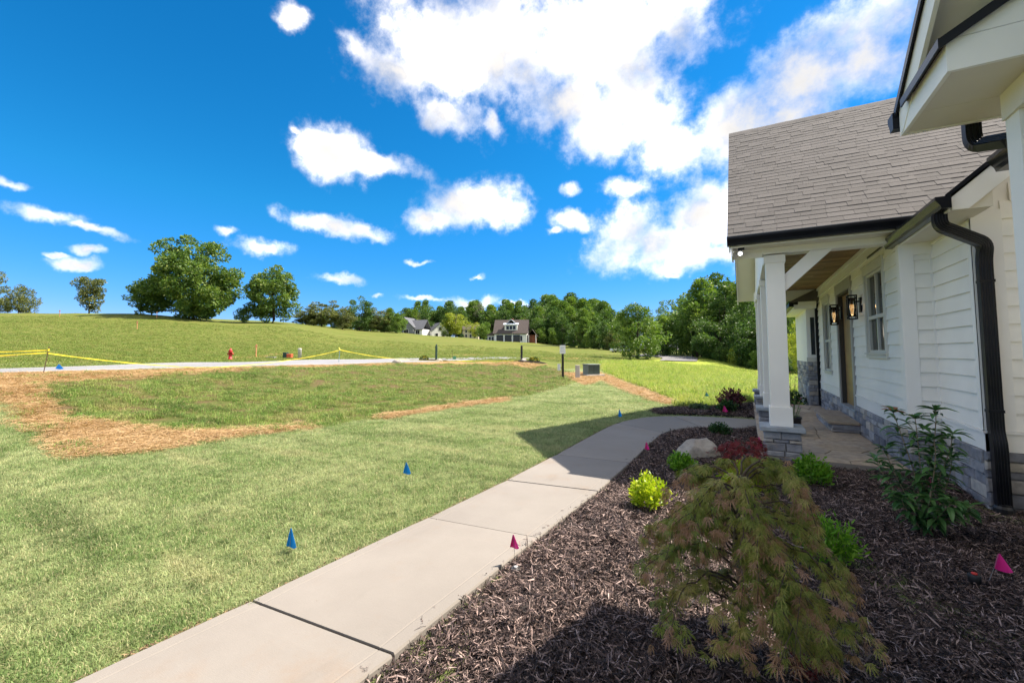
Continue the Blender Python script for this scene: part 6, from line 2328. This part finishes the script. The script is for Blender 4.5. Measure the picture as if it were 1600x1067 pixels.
def gable(mb, x0, x1, y0, y1, z0, z1, axis='x', over=.4, th=.2):
    """gable roof; ridge along axis"""
    if axis == 'x':
        c = (y0 + y1) / 2
        a, b = (x0 - over, x1 + over)
        sl_ = (z1 - z0) / (c - y0)
        ylo, yhi, zl = y0 - over, y1 + over, z0 - sl_ * over
        mb.prism([(a, ylo, zl), (a, c, z1), (a, yhi, zl), (a, yhi, zl + th), (a, c, z1 + th), (a, ylo, zl + th)], (b - a, 0, 0))
    else:
        c = (x0 + x1) / 2
        a, b = (y0 - over, y1 + over)
        sl_ = (z1 - z0) / (c - x0)
        xlo, xhi, zl = x0 - over, x1 + over, z0 - sl_ * over
        mb.prism([(xlo, a, zl), (c, a, z1), (xhi, a, zl), (xhi, a, zl + th), (c, a, z1 + th), (xlo, a, zl + th)], (0, b - a, 0))
    return mb


def win(parent, x0, x1, z0, z1, y, m=DARKW, frame=HWHITE, cols=1):
    f = MB().box(x0 - .12, x1 + .12, y - .06, y, z0 - .12, z1 + .12).build('window', frame, parent)
    n = cols
    for k in range(n):
        a = x0 + (x1 - x0) * k / n; b = x0 + (x1 - x0) * (k + 1) / n
        MB().box(a + .05, b - .05, y - .09, y - .062, z0, z1).build('pane', m, f)


# white garage house, 160 m away
hw = 160.0
pc = spot(798, hw)
gh = thing('garage_house', 'white house with three dark garage doors, brown roof and a dormer', 'house', tuple(pc), YAW - .12)
MB().box(-6.2, 6.0, 0, 9, -1, 3.4).build('wall', HWHITE, gh)
mb = MB().prism([(6.0, 0, 3.4), (6.0, 9, 3.4), (6.0, 4.5, 8.3)], (-.3, 0, 0)).prism([(-5.9, 0, 3.4), (-5.9, 9, 3.4), (-5.9, 4.5, 8.3)], (-.3, 0, 0))
mb.build('gable_wall', HWHITE, gh)
rf = gable(MB(), -6.2, 6.0, 0, 9, 3.4, 8.3, 'x', .5, .25).build('roof', BROOF, gh)
MB().box(-.6, .4, 5.0, 5.9, 6.5, 9.1).build('chimney', BRICKW, rf)
for k in range(3):
    x = -5.4 + k * 3.15
    MB().box(x - .15, x + 2.75, -.08, .0, -.2, 2.75).build('door_surround', HWHITE, gh)
    gd = MB().box(x, x + 2.6, -.12, -.082, -.2, 2.55).build('garage_door', GDOOR, gh)
    MB().box(x + .1, x + 2.5, -.13, -.121, 2.0, 2.4).build('door_glass', DARKW, gd)
dm = MB().box(-2.4, 2.4, .6, 4.0, 4.1, 6.6).build('dormer', HWHITE, gh)
gable(MB(), -2.0, 2.0, 1.2, 5.0, 6.6, 8.4, 'y', .4, .15).build('dormer_roof', METR, dm)
MB().prism([(-2.9, .1, 6.35), (2.9, .1, 6.35), (2.9, 1.6, 7.0), (-2.9, 1.6, 7.0)], (0, 0, .12)).build('dormer_shed', METR, dm)
for k in range(3):
    MB().box(-1.75 + k * 1.25, -.75 + k * 1.25, .52, .59, 4.6, 6.0).build('dormer_window', DARKW, dm)
pw = MB().box(6.3, 9.4, 3, 9, -1, 2.6).build('side_wing', BRICKW, gh)
gable(MB(), 6.3, 9.4, 2.0, 9, 2.6, 4.6, 'y', .5, .2).build('side_roof', BROOF, gh)
for x in (6.6, 9.3):
    MB().box(x - .15, x + .15, 1.7, 2.0, -1, 2.7).build('porch_post', HWHITE, gh)
MB().box(-9.0, -6.3, 1.5, 7, -1, 2.4).build('left_wing', HWHITE, gh)
MB().prism([(-9.6, 1.0, 2.4), (-6.2, 1.0, 4.4), (-6.2, 1.0, 2.4)], (0, 6.5, 0)).build('left_wing_roof', BROOF, gh)
for x in (-8.6, -7.5):
    MB().box(x, x + .8, 1.42, 1.49, .2, 1.9).build('left_wing_window', DARKW, gh)
win(gh, 3.6, 4.4, .3, 2.2, -.02)

# grey house partly behind the crest
pg = spot(632, 185)
g2 = thing('grey_house', 'low grey house with steep gables half hidden behind the hill crest', 'house', (pg[0], pg[1], pg[2] - 1.0), YAW - .25)
MB().box(-4.5, 4.0, 0, 9, -2, 3.6).build('wall', HGREY, g2)
MB().box(-8.5, -4.6, 2, 10, -2, 3.2).build('left_wing', HGREY, g2)
MB().box(4.1, 7.8, 1, 9, -2, 2.6).build('right_wing', HWHITE, g2)
MB().prism([(-4.5, 0, 3.6), (4.0, 0, 3.6), (-.25, 0, 7.4)], (0, .3, 0)).build('gable_wall', HGREY, g2)
gable(MB(), -4.5, 4.0, 0, 10, 3.6, 7.6, 'y', .5, .25).build('roof', GROOF, g2)
gable(MB(), -8.5, -4.6, 2, 10, 3.2, 5.4, 'x', .4, .2).build('left_roof', GROOF, g2)
gable(MB(), -1.0, 7.9, 1, 9, 2.6, 6.6, 'x', .4, .25).build('right_roof', GROOF, g2)
win(g2, -.9, .5, 4.3, 5.9, -.02, cols=2)
win(g2, -3.5, -2.5, .9, 2.4, -.02, cols=1)
win(g2, -.3, 1.8, .9, 2.4, -.02, cols=2)
win(g2, 4.8, 6.6, .5, 2.0, .98, cols=2)

pw_ = spot(689, 190)
g3 = thing('white_house', 'white gabled house behind a tree between the grey house and the garage house', 'house', (pw_[0], pw_[1], pw_[2] - .6), YAW + .5)
MB().box(-4.2, 3.4, 0, 8, -2, 3.2).build('wall', HWHITE, g3)
MB().prism([(-4.2, 0, 3.2), (3.4, 0, 3.2), (-.4, 0, 6.6)], (0, .3, 0)).build('gable_wall', HWHITE, g3)
gable(MB(), -4.2, 3.4, 0, 8, 3.2, 6.7, 'y', .4, .2).build('roof', GROOF, g3)
win(g3, -2.6, -1.4, .6, 2.0, -.02)
win(g3, 0.4, 1.8, .6, 2.0, -.02)
win(g3, -1.0, .2, 3.4, 4.8, -.02)
pw_ = spot(735, 196)
g4 = thing('cream_house', 'cream house glimpsed behind yellow green trees', 'house', (pw_[0], pw_[1], pw_[2] - .4), YAW)
MB().box(-3.6, 3.6, 0, 7, -2, 4.4).build('wall', HCREAM, g4)
gable(MB(), -3.6, 3.6, 0, 7, 4.4, 6.6, 'x', .4, .2).build('roof', BROOF, g4)
for x in (-2.4, -.4, 1.6):
    win(g4, x, x + .9, .8, 2.2, -.02)
    win(g4, x, x + .9, 2.9, 4.0, -.02)

# parked cars far off by the woods
def car(label, loc, rz, m):
    t = thing('parked_car', label, 'car', tuple(loc), rz, 'cars parked by the far woods')
    b = MB().prism([(-2.2, -.85, .35), (2.2, -.85, .35), (2.25, -.85, .75), (1.3, -.85, .95), (-2.1, -.85, 1.0), (-2.25, -.85, .7)], (0, 1.7, 0))
    b.build('body', m, t)
    MB().prism([(-1.7, -.75, .97), (1.1, -.75, .95), (.5, -.75, 1.45), (-1.2, -.75, 1.47)], (0, 1.5, 0)).build('cabin_glass', DARKW, t)
    MB().box(-1.15, .48, -.72, .72, 1.455, 1.50).build('roof', m, t)
    for x in (-1.35, 1.35):
        for y in (-.86, .72):
            MB().tube([(x, y, .33), (x, y + .14, .33)], .33, 14, up=(1, 0, 0)).build('wheel', BLACKPL, t, True)


car('small white car parked far off left of the round maple', spot(967, 112), YAW + .2, HWHITE)
car('small silver car parked beside the white one far off', spot(977, 116), YAW + .2, METR)

# ================================================================== TREES
L_OAK = leafy('oak_leaves', [(0, (0.042, 0.089, 0.018)), (.45, (0.099, 0.180, 0.032)), (.8, (0.202, 0.275, 0.046)), (1, (0.329, 0.379, 0.087))], .28, .5, patch=(.35, .35))
L_DARK = leafy('dark_tree_leaves', [(0, (0.029, 0.072, 0.018)), (.5, (0.071, 0.143, 0.027)), (.85, (0.142, 0.222, 0.043)), (1, (0.236, 0.315, 0.064))], .28, .5, patch=(.3, .4))
L_MID = leafy('mid_green_tree_leaves', [(0, (0.060, 0.122, 0.023)), (.5, (0.130, 0.222, 0.035)), (.85, (0.236, 0.326, 0.055)), (1, (0.377, 0.421, 0.087))], .3, .5, patch=(.3, .4))
L_OLIVE = leafy('olive_tree_leaves', [(0, (0.073, 0.086, 0.029)), (.5, (0.138, 0.164, 0.047)), (.85, (0.218, 0.232, 0.071)), (1, (0.292, 0.264, 0.095))], .3, .5, patch=(.3, .4))
L_YELL = leafy('yellow_green_tree_leaves', [(0, (0.176, 0.226, 0.030)), (.5, (0.334, 0.376, 0.041)), (1, (0.420, 0.450, 0.083))], .35, .5, patch=(.4, .3))
L_BROWN = leafy('thin_greyish_leaves', [(0, (0.088, 0.093, 0.064)), (.5, (0.146, 0.156, 0.095)), (1, (0.218, 0.203, 0.143))], .25)
BARKT = bark('tree_bark', (.035, .028, .022), (.11, .09, .07), 3)


def tree_meshes(seed, h, r, base, nclump, per, leaf, lm, shape='round', gap=.0, trunk=None, rag=.3):
    """tapered trunk with limbs; crown of many leaf-sized faces gathered in clumps"""
    rg = np.random.default_rng(seed)
    trunk = trunk or h * .022
    tb = MB()
    zc0 = h * base
    fork = h * (base + .12)
    bend = rg.normal(0, .02 * h, (4, 2))
    axis_ = [np.array([bend[i, 0] * (i > 0), bend[i, 1] * (i > 0), z]) for i, z in enumerate((-.3, fork * .6, h * .55, h * .9))]
    tb.tube(axis_, [trunk * 1.25, trunk * .9, trunk * .5, trunk * .12], 8)
    # clump centres
    cs = []
    hh = (h - zc0)
    tries = 0
    while len(cs) < nclump and tries < 9000:
        tries += 1
        d = rg.normal(size=3); d /= np.linalg.norm(d)
        q = rg.uniform(.35, 1.0) ** .55
        az = math.atan2(d[1], d[0])
        q *= 1 + .20 * math.sin(2.3 * az + seed * 1.7) * math.cos(2.1 * d[2] + seed) + .12 * math.sin(4.7 * az + 5 * d[2] + seed)
        if shape == 'round':
            c = np.array([d[0] * r * q * .86, d[1] * r * q * .86, zc0 + hh * (.5 + .46 * d[2] * q)])
        elif shape == 'cone':
            z = rg.uniform(0, 1) ** 1.25
            rr = r * (1 - z) ** .65 * q
            c = np.array([d[0] * rr, d[1] * rr, zc0 + hh * .97 * z])
        elif shape == 'column':
            z = rg.uniform(.02, 1)
            rr = r * (math.sin(math.pi * min(1, z * .88 + .12)) ** .6) * q
            c = np.array([d[0] * rr, d[1] * rr, zc0 + hh * .96 * z])
        elif shape == 'vase':
            z = rg.uniform(.05, 1)
            rr = r * (.25 + .75 * z) * (1 if z < .8 else 1 - (z - .8) * 2.2) * q
            c = np.array([d[0] * rr, d[1] * rr, zc0 + hh * .95 * z])
        elif shape == 'oak':
            c = np.array([d[0] * r * q * .9, d[1] * r * q * .9, zc0 + hh * (.46 + .48 * d[2] * q * (1 if d[2] > 0 else .9))])
            if c[2] < zc0 + hh * .3: c[:2] *= .85
        if gap and math.sin(c[0] * 1.7 + seed) * math.sin(c[2] * 1.3 + c[1]) > 1 - gap: continue
        cs.append(c)
    cs = np.array(cs)
    # limbs to some of the clumps
    nl = min(len(cs), 16)
    for c in cs[rg.choice(len(cs), nl, replace=False)]:
        s_ = rg.uniform(.25, .85)
        z0 = fork * .75 + (h * .75 - fork * .75) * s_ * .8
        z0 = min(z0, c[2] - .05 * h) if c[2] - .05 * h > fork * .5 else fork * .6
        t = np.clip(z0 / (h * .9), 0, 1)
        p0 = np.array([np.interp(z0, [a[2] for a in axis_], [a[0] for a in axis_]), np.interp(z0, [a[2] for a in axis_], [a[1] for a in axis_]), z0])
        m_ = p0 * .5 + c * .5 + np.array([0, 0, -.04 * h]) + rg.normal(0, .02 * h, 3)
        tb.tube([p0, m_, c], [trunk * .38 * (1 - t * .5), trunk * .24 * (1 - t * .4), trunk * .06], 5)
    me_t = tb.mesh('trunk', BARKT, True)
    # leaves
    Ps = []; Ds = []
    rc = r * rag * (1.0 if nclump < 60 else .85)
    for c in cs:
        k = int(per * rg.uniform(.6, 1.4))
        d = rg.normal(size=(k, 3)); d /= np.linalg.norm(d, axis=1)[:, None]
        q = rg.uniform(.25, 1, k) ** .45
        s_ = rc * rg.uniform(.65, 1.3) * np.array([1, 1, .72])
        P = c + d * q[:, None] * s_
        ctr = np.array([0, 0, zc0 + hh * .45])
        out = d * .7 + (P - ctr) / (r + 1e-6) * .35 + rg.normal(0, .5, (k, 3)) + np.array([0, 0, -.15])
        Ps.append(P); Ds.append(out)
    P = np.vstack(Ps); D = np.vstack(Ds)
    ok = P[:, 2] > .02 * h
    P, D = P[ok], D[ok]
    V, F = stamp(DIAM[0], DIAM[1], P, rot_frames(D, rg), leaf * rg.uniform(.6, 1.4, len(P)))
    me_c = np_mesh('crown', V, F, [lm])
    return me_t, me_c


PROTO = {}


def proto(key):
    if key not in PROTO:
        spec = {
            'oak': (1, 21, 11.2, .0, 150, 230, .55, L_OAK, 'oak', .08, .62, .19),
            'oak_b': (2, 15, 6.6, .0, 90, 200, .46, L_OAK, 'round', .06, .35, .24),
            'thin': (3, 9.5, 4.0, .10, 54, 120, .34, L_OLIVE, 'vase', .2, .18, .22),
            'small': (4, 7, 4.2, .0, 44, 130, .34, L_OLIVE, 'round', .1, .18, .27),
            'round_a': (5, 14, 5.2, .10, 52, 130, .42, L_MID, 'round', .1, .30, .27),
            'round_b': (6, 16, 5.0, .04, 52, 130, .44, L_DARK, 'round', .1, .30, .27),
            'round_c': (7, 13, 5.0, .0, 60, 130, .42, L_OLIVE, 'round', .15, .26, .26),
            'column_a': (8, 17, 3.6, .08, 52, 130, .42, L_DARK, 'column', .1, .26, .36),
            'column_b': (9, 18, 4.0, .08, 56, 130, .44, L_MID, 'column', .12, .28, .34),
            'yellow': (10, 10, 4.2, .08, 44, 120, .36, L_YELL, 'round', .15, .2, .27),
            'bush': (11, 5, 3.6, .0, 40, 120, .32, L_MID, 'round', .05, .12, .28),
            'bush_y': (12, 5, 3.0, .0, 40, 130, .26, L_YELL, 'round', .1, .1, .28),
            'maple': (13, 9.0, 4.3, .06, 110, 130, .25, L_MID, 'column', .06, .22, .21),
            'open': (14, 16, 5.2, .30, 44, 110, .36, L_MID, 'vase', .35, .30, .2),
            'bare': (15, 13, 4.0, .2, 30, 60, .28, L_BROWN, 'vase', .3, .22, .25),
            'broad_dark': (16, 12, 6.0, .0, 90, 150, .34, L_DARK, 'round', .05, .3, .24),
        }[key]
        PROTO[key] = (tree_meshes(*spec), spec[1], spec[2])
    return PROTO[key]


def tree(name, label, key, px, w, top=None, half=None, h=None, rz=0.0, group=None, cat='tree', sink=.3):
    (mt, mc), h0, r0 = proto(key)
    p = spot(px, w)
    if top is not None:
        h = at_w(px, top, w)[2] - p[2]
    sz = h / h0
    sx = (half / F_PX * w) / r0 if half else sz
    t = thing(name, label, cat, (p[0], p[1], p[2] - sink), rz, group)
    for nm, me in (('trunk', mt), ('crown', mc)):
        o = bpy.data.objects.new(nm, me)
        o.scale = (sx, sx, sz * (1 + sink / h))
        link(o, t)
    return t


tree('oak_tree', 'largest broad oak on the hill crest at left', 'oak', 302, 112, top=371, half=72)
tree('oak_tree', 'lower leafy tree merging into the left side of the big oak', 'oak_b', 236, 113, top=432, half=36, rz=1)
tree('round_tree', 'dark round tree on the crest just right of the big oak', 'oak_b', 423, 118, top=414, half=42, rz=2)
tree('bush', 'small bush on the crest between the big oak and the dark round tree', 'bush', 379, 117, top=479, half=13, cat='bush')
tree('thin_tree', 'slender airy tree standing alone on the left hill crest', 'thin', 137, 113, top=432, half=25)
tree('small_tree', 'small round tree on the crest near the left frame edge', 'small', 25, 113, top=448, half=22)
tree('round_tree', 'tree cut by the left frame edge on the hill crest', 'round_c', -26, 112, top=408, half=24)
tree('small_tree', 'low tree at the left frame edge under the taller cut one', 'small', -4, 114, top=468, half=14, rz=2)
tree('willowy_tree', 'olive wispy tree behind the crest right of the dark round tree', 'round_c', 502, 140, top=468, half=30, rz=1)
tree('willowy_tree', 'low brownish tree behind the crest beside the dark round tree', 'round_c', 478, 142, top=482, half=22)
tree('willowy_tree', 'low olive tree just left of the tall dark tree beyond the crest', 'round_c', 534, 142, top=476, half=20, rz=2)
tree('tall_tree', 'tall dark oval tree rising beyond the crest left of the grey house', 'round_b', 563, 150, top=460, half=20)
tree('willowy_tree', 'olive tree between the tall dark oval tree and the grey house', 'round_c', 595, 155, top=479, half=22, rz=4)
tree('yellow_tree', 'yellow green tree in front of the white gabled house', 'yellow', 712, 184, top=484, half=21)
tree('green_tree', 'slim green tree partly hiding the white gabled house', 'column_b', 699, 182, top=492, half=9)
tree('yellow_tree', 'small yellow tree beside the cream house', 'yellow', 741, 188, top=500, half=10, rz=3)
tree('green_tree', 'dark green tree between the grey and white gabled houses', 'column_a', 664, 196, top=482, half=11)
tree('bare_tree', 'greyish half bare tree above the cream house', 'bare', 747, 215, top=473, half=14)
tree('bush', 'green bushy tree left of the garage house', 'bush', 756, 170, top=503, half=13, cat='bush')
tree('bush', 'round green bush just right of the garage house', 'bush', 843, 166, top=511, half=12, cat='bush')
tree('bush', 'pale green bush second to the right of the garage house', 'bush', 866, 164, top=512, half=13, rz=2, cat='bush')
tree('maple_tree', 'round spreading maple standing alone in the field before the woods', 'maple', 994, 70, top=476, half=46, sink=.1)
tree('open_tree', 'open limbed tree with visible dark trunks right of the field maple', 'open', 1045, 118, top=470, half=24)
tree('open_tree', 'second open limbed tree close behind the first by the road bend', 'open', 1062, 122, top=468, half=20, rz=2)
tree('tall_tree', 'tallest airy tree at the left end of the right hand woods', 'column_b', 1098, 90, top=436, half=30)
tree('dark_tree', 'big dark tree low over the field just left of the porch', 'broad_dark', 1122, 76, top=498, half=46)
tree('tall_tree', 'tall dark tree against the sky left of the porch eave', 'column_a', 1140, 84, top=440, half=32)
tree('tall_tree', 'tall leafy tree half hidden behind the porch eave', 'column_b', 1178, 80, top=418, half=36, rz=2)
tree('dark_tree', 'dark bushy tree behind the porch columns', 'broad_dark', 1185, 66, top=500, half=48, rz=1)
tree('yellow_tree', 'bright yellow green tree seen through the porch opening', 'yellow', 1250, 52, top=492, half=18)
tree('bush', 'bright yellow bush at the wood edge seen through the porch opening', 'bush_y', 1252, 44, top=532, half=17, cat='bush')
tree('green_tree', 'green tree seen between the first column and the stone bay', 'round_a', 1232, 58, top=470, half=26)
tree('bush', 'dark bush at the field edge seen under the porch beam', 'broad_dark', 1245, 46, top=560, half=22, cat='bush')
tree('bush', 'yellow green bush low in the woods left of the porch columns', 'bush_y', 1148, 68, top=540, half=12, cat='bush', rz=1)

# ---- the woods as a mass: many trees that read as one
def forest(name, label, spec, keys, seed):
    rg = np.random.default_rng(seed)
    comb = []
    for k in keys:
        (mt, mc), h0, r0 = proto(k)
        import bmesh
        bm = bmesh.new(); bm.from_mesh(mt); nf = len(bm.faces); bm.from_mesh(mc)
        for i, f in enumerate(bm.faces): f.material_index = 0 if i < nf else 1
        me = bpy.data.meshes.new('wood_tree'); bm.to_mesh(me); bm.free()
        me.materials.append(mt.materials[0]); me.materials.append(mc.materials[0])
        comb.append((me, h0, r0))
    coll = proto_collection(name + '_kinds', [c[0] for c in comb])
    pts = []; rot = []; scl = []
    hm = np.mean([c[1] for c in comb])
    for (px, w, top) in spec(rg):
        p = spot(px, w)
        h = at_w(px, top, w)[2] - p[2]
        if h < 3: h = 3
        s = h / hm
        pts.append((p[0], p[1], p[2] - .4)); rot.append((0, 0, rg.uniform(0, 6.28))); scl.append((s * rg.uniform(.9, 1.2),) * 2 + (s,))
    scatter(name, pts, rot, scl, coll, label)


def far_spec(rg):
    o = []
    X = [560, 600, 640, 700, 760, 800, 840, 880, 920, 950, 975]
    T = [497, 489, 480, 477, 480, 478, 470, 466, 468, 481, 494]
    for _ in range(150):
        px = rg.uniform(560, 990)
        w = rg.uniform(205, 260)
        o.append((px, w, np.interp(px, X, T) + rg.uniform(-4, 9)))
    for _ in range(110):
        px = rg.uniform(815, 968)
        w = rg.uniform(168, 205)
        k = np.interp(w, [168, 205], [20, 4])
        o.append((px, w, np.interp(px, [815, 840, 870, 910, 940, 968], [492, 478, 470, 473, 487, 498]) + k + rg.uniform(-5, 8)))
    for _ in range(26):
        px = rg.uniform(872, 958)
        o.append((px, np.interp(px, [872, 958], [160, 122]) + rg.uniform(0, 6), np.interp(px, [872, 958], [506, 515]) + rg.uniform(-12, 16)))
    for _ in range(34):
        px = rg.uniform(468, 628)
        o.append((px, rg.uniform(150, 178), np.interp(px, [468, 540, 600, 628], [487, 484, 483, 488]) + rg.uniform(-3, 7)))
    for _ in range(60):
        px = rg.uniform(1400, 2600); w = rg.uniform(60, 200)
        o.append((min(px, 2200), w, 470 + rg.uniform(-12, 10)))
    return o


def right_spec(rg):
    o = []
    for _ in range(70):
        px = rg.uniform(1010, 1480)
        w = rg.uniform(88, 130)
        o.append((px, w, np.interp(px, [960, 1010, 1060, 1090, 1150, 1300], [494, 488, 476, 452, 440, 430]) + rg.uniform(-6, 22)))
    for _ in range(40):
        px = rg.uniform(1090, 1480)
        w = np.interp(px, [1090, 1200, 1480], [80, 66, 52]) + rg.uniform(0, 8)
        o.append((px, w, np.interp(px, [1090, 1130, 1180, 1300], [500, 480, 462, 455]) + rg.uniform(-14, 40)))
    for _ in range(46):
        px = rg.uniform(1100, 1480)
        w = np.interp(px, [1090, 1200, 1480], [77, 62, 46]) + rg.uniform(-2, 2)
        o.append((px, w, np.interp(px, [1090, 1200, 1300], [545, 548, 545]) + rg.uniform(-14, 10)))
    return o


forest('far_woods', 'far green woods behind the distant houses and along the hill', far_spec, ['round_a', 'round_b', 'column_b', 'round_c', 'column_a', 'round_b'], 3)
forest('near_woods', 'dense dark woods along the right edge of the field', right_spec, ['round_b', 'round_a', 'column_a', 'broad_dark'], 8)
